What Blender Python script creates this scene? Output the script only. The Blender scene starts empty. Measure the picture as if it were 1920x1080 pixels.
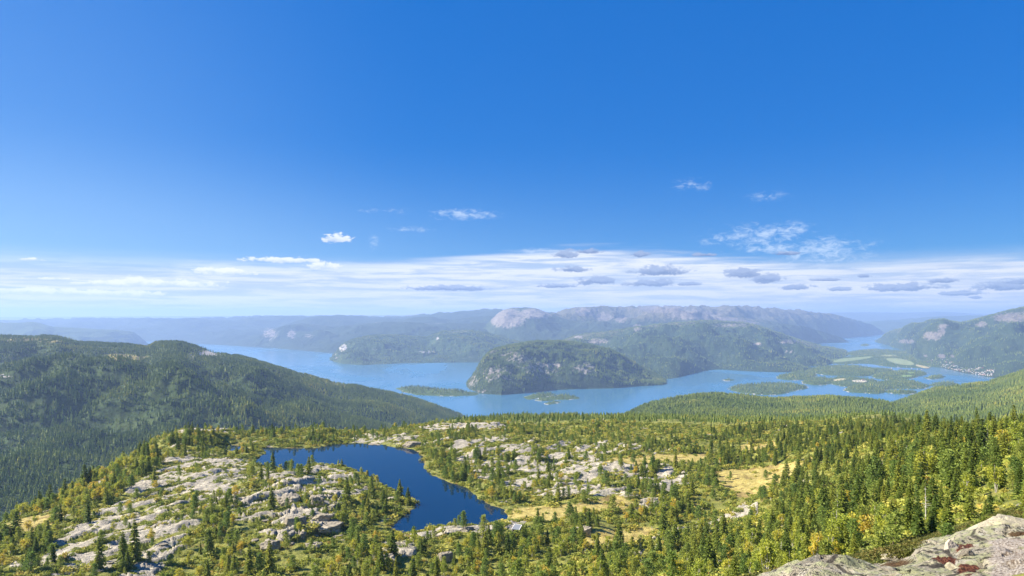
import bpy, bmesh, math, random
import numpy as np
from mathutils import Vector, Matrix

# ------------------------------------------------------------------ camera, sky, sun, exposure
sc = bpy.context.scene
COL = sc.collection
F = 1251.0            # focal length in photo pixels (1920 wide)
CZ = 400.0            # eye height above the big lake, metres
HPY = 590.0           # photo row of the level line
cam_d = bpy.data.cameras.new("camera")
cam = bpy.data.objects.new("camera", cam_d)
COL.objects.link(cam)
cam.location = (0, 0, CZ)
cam.rotation_euler = (math.radians(90), 0, 0)
cam_d.sensor_width = 36.0
cam_d.lens = 36.0 * F / 1920.0
cam_d.shift_y = (HPY - 540.0) / 1920.0
cam_d.clip_start = 0.1
cam_d.clip_end = 200000.0
sc.camera = cam

SUN_AZ, SUN_EL = math.radians(-84.0), math.radians(36.0)
sun_dir = Vector((math.sin(SUN_AZ) * math.cos(SUN_EL), math.cos(SUN_AZ) * math.cos(SUN_EL), math.sin(SUN_EL)))
sd = bpy.data.lights.new("sun", 'SUN')
sd.energy = 5.0
sd.angle = math.radians(0.5)
sd.color = (1.0, 0.90, 0.74)
so = bpy.data.objects.new("sun", sd)
COL.objects.link(so)
so.location = (-300, 100, 900)
so.rotation_euler = sun_dir.to_track_quat('Z', 'Y').to_euler()

sc.view_settings.view_transform = 'Standard'
sc.view_settings.look = 'None'
sc.view_settings.exposure = 1.4
sc.view_settings.gamma = 1.0
sc.cycles.max_bounces = 6
sc.cycles.diffuse_bounces = 2
sc.cycles.glossy_bounces = 2
sc.cycles.transmission_bounces = 2
sc.cycles.transparent_max_bounces = 6
sc.cycles.volume_bounces = 2


class NT:
    """small helper for building node trees"""
    def __init__(self, tree):
        self.t = tree
        self.n = tree.nodes
        self.l = tree.links

    def node(self, kind, **kw):
        n = self.n.new(kind)
        for k, v in kw.items():
            setattr(n, k, v)
        return n

    def put(self, sock, v):
        if isinstance(v, bpy.types.NodeSocket):
            self.l.new(v, sock)
        elif v is not None:
            if isinstance(v, (tuple, list)) and len(v) == 3 and sock.type == 'RGBA':
                v = (*v, 1.0)
            sock.default_value = v

    def m(self, op, a, b=None, c=None, clamp=False):
        n = self.node('ShaderNodeMath', operation=op, use_clamp=clamp)
        self.put(n.inputs[0], a)
        if b is not None:
            self.put(n.inputs[1], b)
        if c is not None:
            self.put(n.inputs[2], c)
        return n.outputs[0]

    def ramp(self, v, lo, hi, smooth=True):
        n = self.node('ShaderNodeMapRange', interpolation_type='SMOOTHSTEP' if smooth else 'LINEAR')
        self.put(n.inputs[0], v)
        n.inputs[1].default_value = lo
        n.inputs[2].default_value = hi
        return n.outputs[0]

    def mix(self, f, a, b, mode='MIX'):
        n = self.node('ShaderNodeMix', data_type='RGBA', blend_type=mode)
        self.put(n.inputs[0], f)
        self.put(n.inputs[6], a)
        self.put(n.inputs[7], b)
        return n.outputs[2]

    def noise(self, vec, scale, detail=4.0, rough=0.55, dist=0.0):
        n = self.node('ShaderNodeTexNoise')
        if vec is not None:
            self.put(n.inputs['Vector'], vec)
        n.inputs['Scale'].default_value = scale
        n.inputs['Detail'].default_value = detail
        n.inputs['Roughness'].default_value = rough
        n.inputs['Distortion'].default_value = dist
        return n.outputs[0]

    def comb(self, x, y, z=0.0):
        n = self.node('ShaderNodeCombineXYZ')
        self.put(n.inputs[0], x)
        self.put(n.inputs[1], y)
        self.put(n.inputs[2], z)
        return n.outputs[0]

    def vmul(self, vec, s):
        n = self.node('ShaderNodeVectorMath', operation='MULTIPLY')
        self.put(n.inputs[0], vec)
        n.inputs[1].default_value = s
        return n.outputs[0]

    def attr(self, name):
        return self.node('ShaderNodeAttribute', attribute_name=name).outputs['Fac']

    def cramp(self, v, stops):
        n = self.node('ShaderNodeValToRGB')
        self.put(n.inputs[0], v)
        e = n.color_ramp.elements
        while len(e) < len(stops):
            e.new(0.5)
        for i, (p, c) in enumerate(stops):
            e[i].position = p
            e[i].color = (*c, 1.0)
        return n.outputs[0]


# ---- world: Nishita daylight, its blue deepened as in the photo, and cloud decks laid out by compass direction
world = bpy.data.worlds.new("World")
sc.world = world
world.use_nodes = True
W = NT(world.node_tree)
W.n.clear()
sky = W.node('ShaderNodeTexSky', sky_type='NISHITA')
sky.sun_disc = False
sky.sun_elevation = SUN_EL
sky.sun_rotation = SUN_AZ
sky.altitude = 700
sky.air_density = 1.0
sky.dust_density = 0.6
sky.ozone_density = 2.0
SKY_K = 0.046
skyc = W.mix(1.0, sky.outputs[0], (SKY_K, SKY_K, SKY_K), 'MULTIPLY')
hs = W.node('ShaderNodeHueSaturation')
hs.inputs['Saturation'].default_value = 1.45
W.put(hs.inputs['Color'], skyc)
skyc = W.mix(1.0, hs.outputs[0], (0.30, 0.90, 1.15), 'MULTIPLY')
skyc = W.mix(0.64, skyc, (0.0, 0.069, 0.275))
tc = W.node('ShaderNodeTexCoord')
sx = W.node('ShaderNodeSeparateXYZ')
W.put(sx.inputs[0], tc.outputs['Generated'])
dx, dy, dz = sx.outputs
az = W.m('ARCTAN2', dx, dy)                     # radians, 0 = straight ahead
el = W.m('ARCSINE', dz)


def AZ(px):
    return math.atan((px - 960) / F)


def EL(px, py):
    return math.atan((HPY - py) / F * math.cos(AZ(px)))


band = W.node('ShaderNodeFloatCurve')            # height of the top edge of the white deck along the horizon
W.put(band.inputs['Value'], W.ramp(az, -0.75, 0.75, False))
cm = band.mapping.curves[0]
BK = [(-300, 560), (0, 532), (180, 522), (400, 500), (640, 500), (900, 484), (1060, 470), (1200, 472), (1400, 490), (1560, 505), (1660, 500), (1760, 492), (1920, 488), (2300, 500)]
pts = []
for px_, py_ in BK:
    pts.append(((AZ(px_) + 0.75) / 1.5, EL(px_, py_) * 5))
while len(cm.points) < len(pts):
    cm.points.new(0.5, 0.5)
for p_, (a_, b_) in zip(cm.points, pts):
    p_.location = (min(max(a_, 0), 1), b_)
band.mapping.update()
top = W.m('MULTIPLY', band.outputs[0], 0.2)
streak = W.noise(W.comb(W.m('MULTIPLY', az, 3.5), W.m('MULTIPLY', el, 75.0), 3.1), 1.0, 7.0, 0.6, 0.3)
streak2 = W.noise(W.comb(W.m('MULTIPLY', az, 11.0), W.m('MULTIPLY', el, 150.0), 9.7), 1.0, 8.0, 0.62, 0.5)
edge = W.m('ADD', top, W.m('MULTIPLY', W.m('SUBTRACT', streak, 0.5), 0.035))
deck = W.ramp(W.m('SUBTRACT', edge, el), -0.010, 0.012)
low = W.ramp(el, 0.002, 0.03)                      # the deck thins to a clear strip along the horizon
dens = W.m('MULTIPLY', deck, W.m('ADD', 0.58, W.m('MULTIPLY', W.ramp(W.m('ADD', W.m('MULTIPLY', streak, 0.55), W.m('MULTIPLY', streak2, 0.45)), 0.40, 0.55), 0.42)))
dens = W.m('MULTIPLY', dens, W.m('ADD', 0.88, W.m('MULTIPLY', low, 0.10)))
dens = W.m('MULTIPLY', dens, W.ramp(el, -0.05, 0.0))
cloudcol = W.mix(W.ramp(streak2, 0.40, 0.56), (0.255, 0.285, 0.345), (0.37, 0.375, 0.395))
col = W.mix(dens, skyc, cloudcol)
# pale glow of thin haze low in the sky, strongest toward the sun on the left
hz = W.m('MULTIPLY', W.ramp(W.m('ABSOLUTE', el), 0.26, 0.0), 0.42)
leftw = W.ramp(az, 0.25, -0.75)
col = W.mix(W.m('MULTIPLY', W.ramp(az, -0.1, -0.75), W.m('MULTIPLY', W.m('MULTIPLY', W.ramp(el, 0.75, 0.0), W.ramp(el, 0.02, 0.16)), 0.32)), col, (0.14, 0.235, 0.39))
col = W.mix(W.m('MULTIPLY', hz, W.m('ADD', 0.25, W.m('MULTIPLY', leftw, 0.65))), col, (0.27, 0.36, 0.46))
# the pale streaked veil that closes the horizon
lowveil = W.mix(W.ramp(W.m('ADD', W.m('MULTIPLY', streak, 0.4), W.m('MULTIPLY', streak2, 0.6)), 0.40, 0.57), (0.215, 0.26, 0.345), (0.335, 0.35, 0.375))
col = W.mix(W.m('MULTIPLY', W.ramp(W.m('ABSOLUTE', el), 0.090, 0.038), 0.97), col, lowveil)
# thin cirrus patches higher up
pn = W.m('ADD', W.m('MULTIPLY', W.noise(W.comb(W.m('MULTIPLY', az, 24.0), W.m('MULTIPLY', el, 60.0), 1.3), 1.0, 8.0, 0.65, 0.4), 0.4), W.m('MULTIPLY', W.noise(W.comb(W.m('MULTIPLY', az, 75.0), W.m('MULTIPLY', el, 150.0), 4.4), 1.0, 6.0, 0.65, 0.6), 0.6))


def blob(px, py, wx, wy):
    a = W.m('DIVIDE', W.m('SUBTRACT', az, AZ(px)), wx / F)
    b = W.m('DIVIDE', W.m('SUBTRACT', el, EL(px, py)), wy / F)
    d = W.m('ADD', W.m('MULTIPLY', a, a), W.m('MULTIPLY', b, b))
    return W.m('SUBTRACT', 1.0, W.m('SQRT', d))


wisp = None
for (px_, py_, wx_, wy_, k_) in [(1390, 448, 110, 34, .8), (1450, 436, 95, 26, 1.15), (1450, 466, 75, 14, 1.3), (1545, 470, 120, 36, 1.0),
                                 (865, 402, 95, 14, 1.2), (720, 395, 70, 9, .75), (770, 430, 60, 8, .7), (1295, 348, 60, 18, .75),
                                 (1440, 368, 60, 14, .5), (700, 455, 16, 22, .65), (1000, 470, 70, 9, .9)]:
    b_ = W.m('MULTIPLY', blob(px_, py_, wx_, wy_), k_)
    wisp = b_ if wisp is None else W.m('MAXIMUM', wisp, b_)
wispd = W.m('MULTIPLY', W.ramp(W.m('ADD', W.m('MULTIPLY', wisp, 0.30), W.m('MULTIPLY', W.m('SUBTRACT', pn, 0.57), 1.8)), -0.08, 0.42), W.m('MULTIPLY', W.ramp(wisp, 0.0, 0.5), 0.6))
col = W.mix(wispd, col, (0.33, 0.38, 0.44))


# small separate cumulus: white ones left, grey-blue ones right
cn = W.noise(W.comb(W.m('MULTIPLY', az, 80.0), W.m('MULTIPLY', el, 140.0), 5.5), 1.0, 7.0, 0.62, 0.2)


def cumulus(items):
    acc = None
    bs = None
    for (px_, py_, wx_, wy_) in items:
        a = W.m('DIVIDE', W.m('SUBTRACT', az, AZ(px_)), wx_ / F)
        b = W.m('DIVIDE', W.m('SUBTRACT', el, EL(px_, py_)), wy_ / F)
        bl = W.m('MULTIPLY', W.m('MINIMUM', b, 0.0), 1.7)       # flatter base
        bb = W.m('ADD', W.m('MAXIMUM', b, 0.0), bl)
        d = W.m('SUBTRACT', 1.0, W.m('SQRT', W.m('ADD', W.m('MULTIPLY', a, a), W.m('MULTIPLY', bb, bb))))
        if acc is None:
            acc, bs = d, b
        else:
            g_ = W.m('GREATER_THAN', d, acc)
            bs = W.m('ADD', W.m('MULTIPLY', bs, W.m('SUBTRACT', 1.0, g_)), W.m('MULTIPLY', b, g_))
            acc = W.m('MAXIMUM', acc, d)
    return acc, W.ramp(W.m('ADD', bs, W.m('MULTIPLY', W.m('SUBTRACT', cn, 0.5), 2.2)), -0.55, 0.55)


white, wsh = cumulus([(632, 449, 32, 13), (606, 500, 42, 11), (540, 489, 90, 7), (412, 511, 60, 10), (215, 533, 40, 11), (250, 531, 30, 13), (320, 533, 90, 10),
                 (60, 487, 22, 4), (145, 532, 14, 5), (60, 548, 110, 9), (200, 551, 120, 8), (95, 523, 40, 3)])
wd = W.ramp(W.m('ADD', white, W.m('MULTIPLY', W.m('SUBTRACT', cn, 0.5), 2.2)), 0.08, 0.40)
col = W.mix(W.m('MULTIPLY', wd, 0.85), col, W.mix(wsh, (0.25, 0.29, 0.36), (0.42, 0.425, 0.43)))
grey, gsh = cumulus([(1237, 510, 56, 14), (1120, 528, 48, 12), (1075, 506, 36, 8), (1060, 478, 28, 11), (1042, 537, 46, 6), (1220, 532, 56, 10), (1395, 514, 36, 14), (1440, 524, 32, 13),
                (1492, 539, 30, 8), (1550, 525, 26, 4), (1575, 543, 22, 5), (1695, 540, 62, 10), (1770, 527, 26, 6), (1800, 551, 34, 6), (1885, 538, 42, 10), (1620, 518, 14, 4),
                (1200, 478, 26, 8), (1480, 475, 30, 5), (840, 541, 100, 8), (1105, 472, 30, 6), (1830, 558, 12, 4), (1320, 478, 24, 4), (1290, 533, 24, 5), (1920, 530, 40, 8)])
gd = W.ramp(W.m('ADD', grey, W.m('MULTIPLY', W.m('SUBTRACT', cn, 0.5), 2.4)), 0.02, 0.44)
col = W.mix(W.m('MULTIPLY', gd, 0.9), col, W.mix(gsh, (0.048, 0.085, 0.18), (0.15, 0.19, 0.285)))
bg = W.node('ShaderNodeBackground')
W.put(bg.inputs['Color'], col)
bg.inputs['Strength'].default_value = 1.0
wo = W.node('ShaderNodeOutputWorld')
W.l.new(bg.outputs[0], wo.inputs['Surface'])

# ------------------------------------------------------------------ numeric helpers
rng = np.random.default_rng(7)
_perm = np.random.default_rng(11).permutation(4096).astype(np.int64)
_gx = np.cos(np.linspace(0, 2 * np.pi, 4096, endpoint=False))
_gy = np.sin(np.linspace(0, 2 * np.pi, 4096, endpoint=False))


def gnoise(x, y, seed=0):
    xi = np.floor(x).astype(np.int64)
    yi = np.floor(y).astype(np.int64)
    xf = x - xi
    yf = y - yi
    u = xf * xf * xf * (xf * (xf * 6 - 15) + 10)
    v = yf * yf * yf * (yf * (yf * 6 - 15) + 10)

    def g(i, j, fx, fy):
        h = _perm[(_perm[(i + seed * 131) & 4095] + j * 57 + seed * 17) & 4095]
        return _gx[h] * fx + _gy[h] * fy
    a = g(xi, yi, xf, yf)
    b = g(xi + 1, yi, xf - 1, yf)
    c = g(xi, yi + 1, xf, yf - 1)
    d = g(xi + 1, yi + 1, xf - 1, yf - 1)
    return ((a + (b - a) * u) * (1 - v) + (c + (d - c) * u) * v) * 1.5


def fbm(x, y, octs=4, seed=0, gain=0.5):
    s = np.zeros(np.broadcast(x, y).shape)
    a = 1.0
    for o in range(octs):
        s = s + a * gnoise(x * 2 ** o, y * 2 ** o, seed + o * 7)
        a *= gain
    return s


def sstep(x, a, b):
    t = np.clip((x - a) / (b - a), 0, 1)
    return t * t * (3 - 2 * t)


def poly_sd(x, y, P):
    """signed distance to a polygon, positive inside"""
    P = np.asarray(P, float)
    x = np.asarray(x, float)
    y = np.asarray(y, float)
    d2 = np.full(x.shape, 1e18)
    inside = np.zeros(x.shape, bool)
    n = len(P)
    for i in range(n):
        ax, ay = P[i]
        bx, by = P[(i + 1) % n]
        ex, ey = bx - ax, by - ay
        t = np.clip(((x - ax) * ex + (y - ay) * ey) / (ex * ex + ey * ey + 1e-12), 0, 1)
        d2 = np.minimum(d2, (x - ax - t * ex) ** 2 + (y - ay - t * ey) ** 2)
        c = ((ay > y) != (by > y)) & (x < ex * (y - ay) / (ey + 1e-12) + ax)
        inside ^= c
    d = np.sqrt(d2)
    return np.where(inside, d, -d)


def on_plane(P, z):
    """photo outline of something lying at height z -> ground-plan outline in metres"""
    out = []
    for px, py in P:
        Y = (CZ - z) * F / (py - HPY)
        out.append(((px - 960) / F * Y, Y))
    return out


def smooth_closed(P, n=3):
    P = np.asarray(P, float)
    for _ in range(n):
        Q = np.roll(P, -1, 0)
        P = np.stack([P * .75 + Q * .25, P * .25 + Q * .75], 1).reshape(-1, 2)
    return P


# ------------------------------------------------------------------ object helpers
def tag(o, label=None, cat=None, group=None, kind=None):
    if label:
        o["label"] = label
    if cat:
        o["category"] = cat
    if group:
        o["group"] = group
    if kind:
        o["kind"] = kind
    return o


def link(o, parent=None):
    COL.objects.link(o)
    if parent is not None:
        o.parent = parent
    return o


def mesh_np(name, verts, faces, mats=(), smooth=True, attrs=None, fmat=None):
    me = bpy.data.meshes.new(name)
    verts = np.asarray(verts, np.float32)
    me.vertices.add(len(verts))
    me.vertices.foreach_set("co", verts.ravel())
    if len(faces):
        faces = np.asarray(faces, np.int32)
        k = faces.shape[1]
        me.loops.add(faces.size)
        me.loops.foreach_set("vertex_index", faces.ravel())
        me.polygons.add(len(faces))
        me.polygons.foreach_set("loop_start", np.arange(0, faces.size, k, dtype=np.int32))
        if fmat is not None:
            me.polygons.foreach_set("material_index", np.asarray(fmat, np.int32))
    me.update(calc_edges=True)
    me.polygons.foreach_set("use_smooth", np.full(len(me.polygons), smooth, bool))
    for a, v in (attrs or {}).items():
        at = me.attributes.new(a, 'FLOAT', 'POINT')
        at.data.foreach_set("value", np.asarray(v, np.float32).ravel())
    for m in mats:
        me.materials.append(m)
    me.validate()
    return me


def grid_faces(nr, nc):
    i = np.arange(nr - 1)[:, None] * nc + np.arange(nc - 1)[None, :]
    i = i.ravel()
    return np.stack([i, i + 1, i + nc + 1, i + nc], 1)


def structure(name, me):
    o = bpy.data.objects.new(name, me)
    link(o)
    o["kind"] = 'structure'
    return o


# ------------------------------------------------------------------ materials
def new_mat(name):
    m = bpy.data.materials.new(name)
    m.use_nodes = True
    t = NT(m.node_tree)
    t.n.clear()
    out = t.node('ShaderNodeOutputMaterial')
    b = t.node('ShaderNodeBsdfPrincipled')
    t.l.new(b.outputs[0], out.inputs['Surface'])
    return m, t, b, out


def simple_mat(name, col, rough=0.7, var=0.12, scale=3.0, metallic=0.0):
    m, t, b, _ = new_mat(name)
    co = t.node('ShaderNodeTexCoord').outputs['Object']
    n = t.noise(co, scale, 4)
    dark = tuple(c * (1 - var) for c in col)
    light = tuple(min(1, c * (1 + var)) for c in col)
    t.put(b.inputs['Base Color'], t.mix(t.ramp(n, .3, .7), dark, light))
    b.inputs['Roughness'].default_value = rough
    b.inputs['Metallic'].default_value = metallic
    return m


def leaf_mat(name, stops, trans=0.25, stand=0.0):
    """foliage: colour differs from plant to plant (random) and a little from leaf to leaf"""
    m, t, b, out = new_mat(name)
    oi = t.node('ShaderNodeObjectInfo')
    geo = t.node('ShaderNodeNewGeometry')
    r = t.m('ADD', t.m('MULTIPLY', oi.outputs['Random'], 0.8), t.m('MULTIPLY', geo.outputs['Random Per Island'], 0.2))
    if stand:                                   # whole stands differ in colour
        r = t.m('ADD', t.m('MULTIPLY', r, .45), t.m('MULTIPLY', t.ramp(t.noise(oi.outputs['Location'], stand, 4, .6), .34, .66, False), .55))
    c = t.cramp(r, stops)
    leafv = t.m('ADD', 0.75, t.m('MULTIPLY', geo.outputs['Random Per Island'], 0.5))
    c = t.mix(1.0, c, t.comb(leafv, leafv, leafv), 'MULTIPLY')
    t.put(b.inputs['Base Color'], c)
    b.inputs['Roughness'].default_value = 0.65
    b.inputs['Specular IOR Level'].default_value = 0.25
    tr = t.node('ShaderNodeBsdfTranslucent')
    t.put(tr.inputs['Color'], c)
    mx = t.node('ShaderNodeMixShader')
    mx.inputs[0].default_value = trans
    t.l.new(b.outputs[0], mx.inputs[1])
    t.l.new(tr.outputs[0], mx.inputs[2])
    t.l.new(mx.outputs[0], out.inputs['Surface'])
    return m


M_SPRUCE = leaf_mat("spruce_needles", [(0.0, (0.075, 0.125, 0.022)), (0.4, (0.16, 0.215, 0.034)), (0.8, (0.25, 0.285, 0.042)), (1.0, (0.32, 0.32, 0.05))], .4)
M_PINE = leaf_mat("pine_needles", [(0.0, (0.12, 0.20, 0.045)), (0.5, (0.23, 0.305, 0.060)), (1.0, (0.35, 0.37, 0.07))], .4)
M_BIRCH = leaf_mat("birch_leaves", [(0.0, (0.27, 0.34, 0.045)), (0.55, (0.40, 0.42, 0.05)), (0.85, (0.56, 0.48, 0.06)), (1.0, (0.62, 0.38, 0.07))], 0.45)
M_SHRUB = leaf_mat("shrub_leaves", [(0.0, (0.12, 0.15, 0.026)), (0.35, (0.21, 0.255, 0.04)), (0.65, (0.33, 0.345, 0.055)), (0.92, (0.45, 0.39, 0.08)), (1.0, (0.36, 0.18, 0.06))], 0.3)
M_FAR = leaf_mat("far_needles", [(0.0, (0.075, 0.13, 0.03)), (0.45, (0.155, 0.215, 0.042)), (0.75, (0.235, 0.285, 0.058)), (0.97, (0.42, 0.38, 0.065))], 0.4, 0.007)
M_BARK = simple_mat("grey_bark", (0.16, 0.12, 0.09), 0.9, 0.3, 8)
M_BIRCHBARK = simple_mat("birch_bark", (0.45, 0.42, 0.37), 0.85, 0.3, 6)
M_DEAD = simple_mat("dead_wood", (0.42, 0.40, 0.36), 0.85, 0.2, 6)


def rock_color(t, co, s=1.0):
    """pale granite with grey weathering, dark lichen specks and yellow-green lichen"""
    n1 = t.noise(co, 0.35 * s, 5, 0.6)
    n2 = t.noise(co, 1.7 * s, 6, 0.65)
    n3 = t.noise(co, 6.5 * s, 5, 0.7)
    c = t.mix(t.ramp(n1, .35, .65), (0.33, 0.30, 0.25), (0.545, 0.49, 0.385))
    c = t.mix(t.m('MULTIPLY', t.ramp(n2, .50, .60), .65), c, (0.225, 0.205, 0.165))
    c = t.mix(t.m('MULTIPLY', t.ramp(n3, .53, .62), .7), c, (0.07, 0.07, 0.065))
    c = t.mix(t.m('MULTIPLY', t.ramp(t.noise(co, .9 * s, 5, .6, 1.0), .53, .66), .45), c, (0.36, 0.37, 0.20))
    return c, n2, n3


def ground_material():
    m, t, b, _ = new_mat("plateau_ground")
    co = t.node('ShaderNodeTexCoord').outputs['Object']
    rock, bog, shore = t.attr('rock'), t.attr('bog'), t.attr('shore')
    rc, n2, n3 = rock_color(t, co, 0.55)
    h1 = t.noise(co, 0.06, 5, 0.6)
    h2 = t.noise(co, 0.5, 6, 0.65)
    h3 = t.noise(co, 0.19, 5, 0.6, 0.6)
    heath = t.cramp(h2, [(0.25, (0.055, 0.060, 0.016)), (0.42, (0.13, 0.15, 0.034)), (0.55, (0.25, 0.25, 0.055)), (0.68, (0.19, 0.215, 0.048)), (0.8, (0.32, 0.28, 0.08))])
    heath = t.mix(t.m('MULTIPLY', t.ramp(h3, .55, .68), .6), heath, (0.15, 0.085, 0.04))
    heath = t.mix(t.m('MULTIPLY', t.ramp(h1, .5, .7), .5), heath, (0.10, 0.11, 0.03))
    bogc = t.cramp(t.noise(co, 0.35, 6, 0.62), [(0.3, (0.26, 0.20, 0.05)), (0.5, (0.40, 0.33, 0.105)), (0.7, (0.49, 0.41, 0.15))])
    bogc = t.mix(t.m('MULTIPLY', t.ramp(t.noise(t.vmul(co, (.5, 1.6, 1)), 0.22, 5, .6), .56, .64), .7), bogc, (0.13, 0.075, 0.03))
    rot = t.node('ShaderNodeMapping')
    rot.inputs['Rotation'].default_value = (0, 0, -0.80)
    rot.inputs['Scale'].default_value = (.35, 1.6, 1)
    t.put(rot.inputs[0], co)
    st = t.noise(rot.outputs[0], 0.42, 7, 0.68, .4)
    st2 = t.noise(rot.outputs[0], 1.1, 5, 0.65)
    rc = t.mix(t.m('MULTIPLY', t.ramp(st2, .53, .60), .55), rc, (0.15, 0.145, 0.12))
    rf = t.ramp(t.m('ADD', t.m('ADD', rock, t.m('MULTIPLY', t.m('SUBTRACT', h2, .5), .6)), t.m('MULTIPLY', t.m('SUBTRACT', .5, st), 1.7)), .40, .56)
    bf = t.ramp(t.m('ADD', bog, t.m('MULTIPLY', t.m('SUBTRACT', h2, .5), .7)), .40, .6)
    bogc = t.mix(t.m('MULTIPLY', t.ramp(t.noise(co, 0.9, 5, .7), .53, .62), .55), bogc, (0.19, 0.17, 0.045))
    bogc = t.mix(t.m('MULTIPLY', t.ramp(t.noise(co, 0.10, 5, .65), .55, .63), .6), bogc, (0.17, 0.115, 0.05))
    c = t.mix(bf, heath, bogc)
    c = t.mix(rf, c, rc)
    c = t.mix(t.m('MULTIPLY', shore, t.ramp(h3, .38, .6)), c, (0.20, 0.15, 0.06))
    t.put(b.inputs['Base Color'], c)
    b.inputs['Roughness'].default_value = 0.9
    b.inputs['Specular IOR Level'].default_value = 0.2
    bp = t.node('ShaderNodeBump')
    bp.inputs['Strength'].default_value = 0.9
    bp.inputs['Distance'].default_value = 1.0
    hh = t.m('ADD', t.m('MULTIPLY', h2, 0.9), t.m('MULTIPLY', n3, 0.35))
    t.put(bp.inputs['Height'], hh)
    t.l.new(bp.outputs[0], b.inputs['Normal'])
    return m


def hill_material(name, forest=(0.050, 0.080, 0.026), heath=(0.15, 0.13, 0.055), rockc=(0.46, 0.43, 0.40), tex=1.0, heath_amt=0.45, bump=6.0):
    """wooded or bare hillside: forest texture with clearings and bare rock where the 'rock' attribute says"""
    m, t, b, _ = new_mat(name)
    co = t.node('ShaderNodeTexCoord').outputs['Object']
    rock, open_ = t.attr('rock'), t.attr('open')
    n_big = t.noise(co, 0.004 * tex, 5, 0.6)
    n_mid = t.noise(co, 0.016 * tex, 6, 0.68)
    n_fin = t.noise(co, 0.06 * tex, 5, 0.7)
    f = t.mix(t.ramp(n_fin, .34, .66), tuple(c * 0.55 for c in forest), tuple(c * 1.5 for c in forest))
    f = t.mix(t.m('MULTIPLY', t.ramp(n_big, .5, .68), .5), f, (forest[0] * 1.9, forest[1] * 1.5, forest[2] * 1.2))
    op = t.ramp(t.m('ADD', open_, t.m('MULTIPLY', t.m('SUBTRACT', n_mid, .5), 1.5)), .5, .72)
    c = t.mix(t.m('MULTIPLY', op, heath_amt * 2), f, t.mix(t.ramp(n_fin, .4, .6), heath, tuple(x * 1.6 for x in heath)))
    rf = t.ramp(t.m('ADD', rock, t.m('ADD', t.m('MULTIPLY', t.m('SUBTRACT', n_mid, .5), 1.5), t.m('MULTIPLY', t.m('SUBTRACT', n_fin, .5), .7))), .45, .60)
    rcol = t.mix(t.ramp(n_mid, .38, .62), tuple(x * .62 for x in rockc), rockc)
    c = t.mix(rf, c, rcol)
    t.put(b.inputs['Base Color'], c)
    b.inputs['Roughness'].default_value = 0.95
    b.inputs['Specular IOR Level'].default_value = 0.1
    bp = t.node('ShaderNodeBump')
    bp.inputs['Strength'].default_value = 0.8
    bp.inputs['Distance'].default_value = bump
    t.put(bp.inputs['Height'], t.m('ADD', t.m('MULTIPLY', n_mid, 1.5), n_fin))
    t.l.new(bp.outputs[0], b.inputs['Normal'])
    return m


def water_material(name, deep, rough, scale, bump, streak=0.0, stretch=(1, 1, 1)):
    m, t, b, _ = new_mat(name)
    co = t.node('ShaderNodeTexCoord').outputs['Object']
    b.inputs['Base Color'].default_value = (*deep, 1)
    b.inputs['IOR'].default_value = 1.333
    b.inputs['Specular IOR Level'].default_value = 0.5
    w = t.noise(t.vmul(co, stretch), scale, 4, 0.6)
    if streak:
        s = t.noise(t.vmul(co, (0.0011, 0.0006, 1)), 1.0, 5, 0.62, 1.2)
        t.put(b.inputs['Roughness'], t.m('ADD', rough, t.m('MULTIPLY', t.ramp(s, .5, .62), streak)))
    else:
        s = t.noise(t.vmul(co, (0.03, 0.015, 1)), 1.0, 5, 0.6, 1.0)
        t.put(b.inputs['Roughness'], t.m('ADD', rough, t.m('MULTIPLY', t.ramp(s, .54, .66), .10)))
    bp = t.node('ShaderNodeBump')
    bp.inputs['Strength'].default_value = bump
    bp.inputs['Distance'].default_value = 0.05 if not streak else 0.6
    t.put(bp.inputs['Height'], w)
    t.l.new(bp.outputs[0], b.inputs['Normal'])
    return m


M_GROUND = ground_material()
M_LAKE = water_material("lake_water", (0.045, 0.155, 0.265), 0.17, 0.03, 0.12, 0.18)
M_POND = water_material("pond_water", (0.002, 0.018, 0.050), 0.02, 1.2, 0.05, 0.0, (0.6, 1.6, 1))

# ------------------------------------------------------------------ the far hills: layers described by crest line, depth and foot
LAYERS = {}


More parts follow.
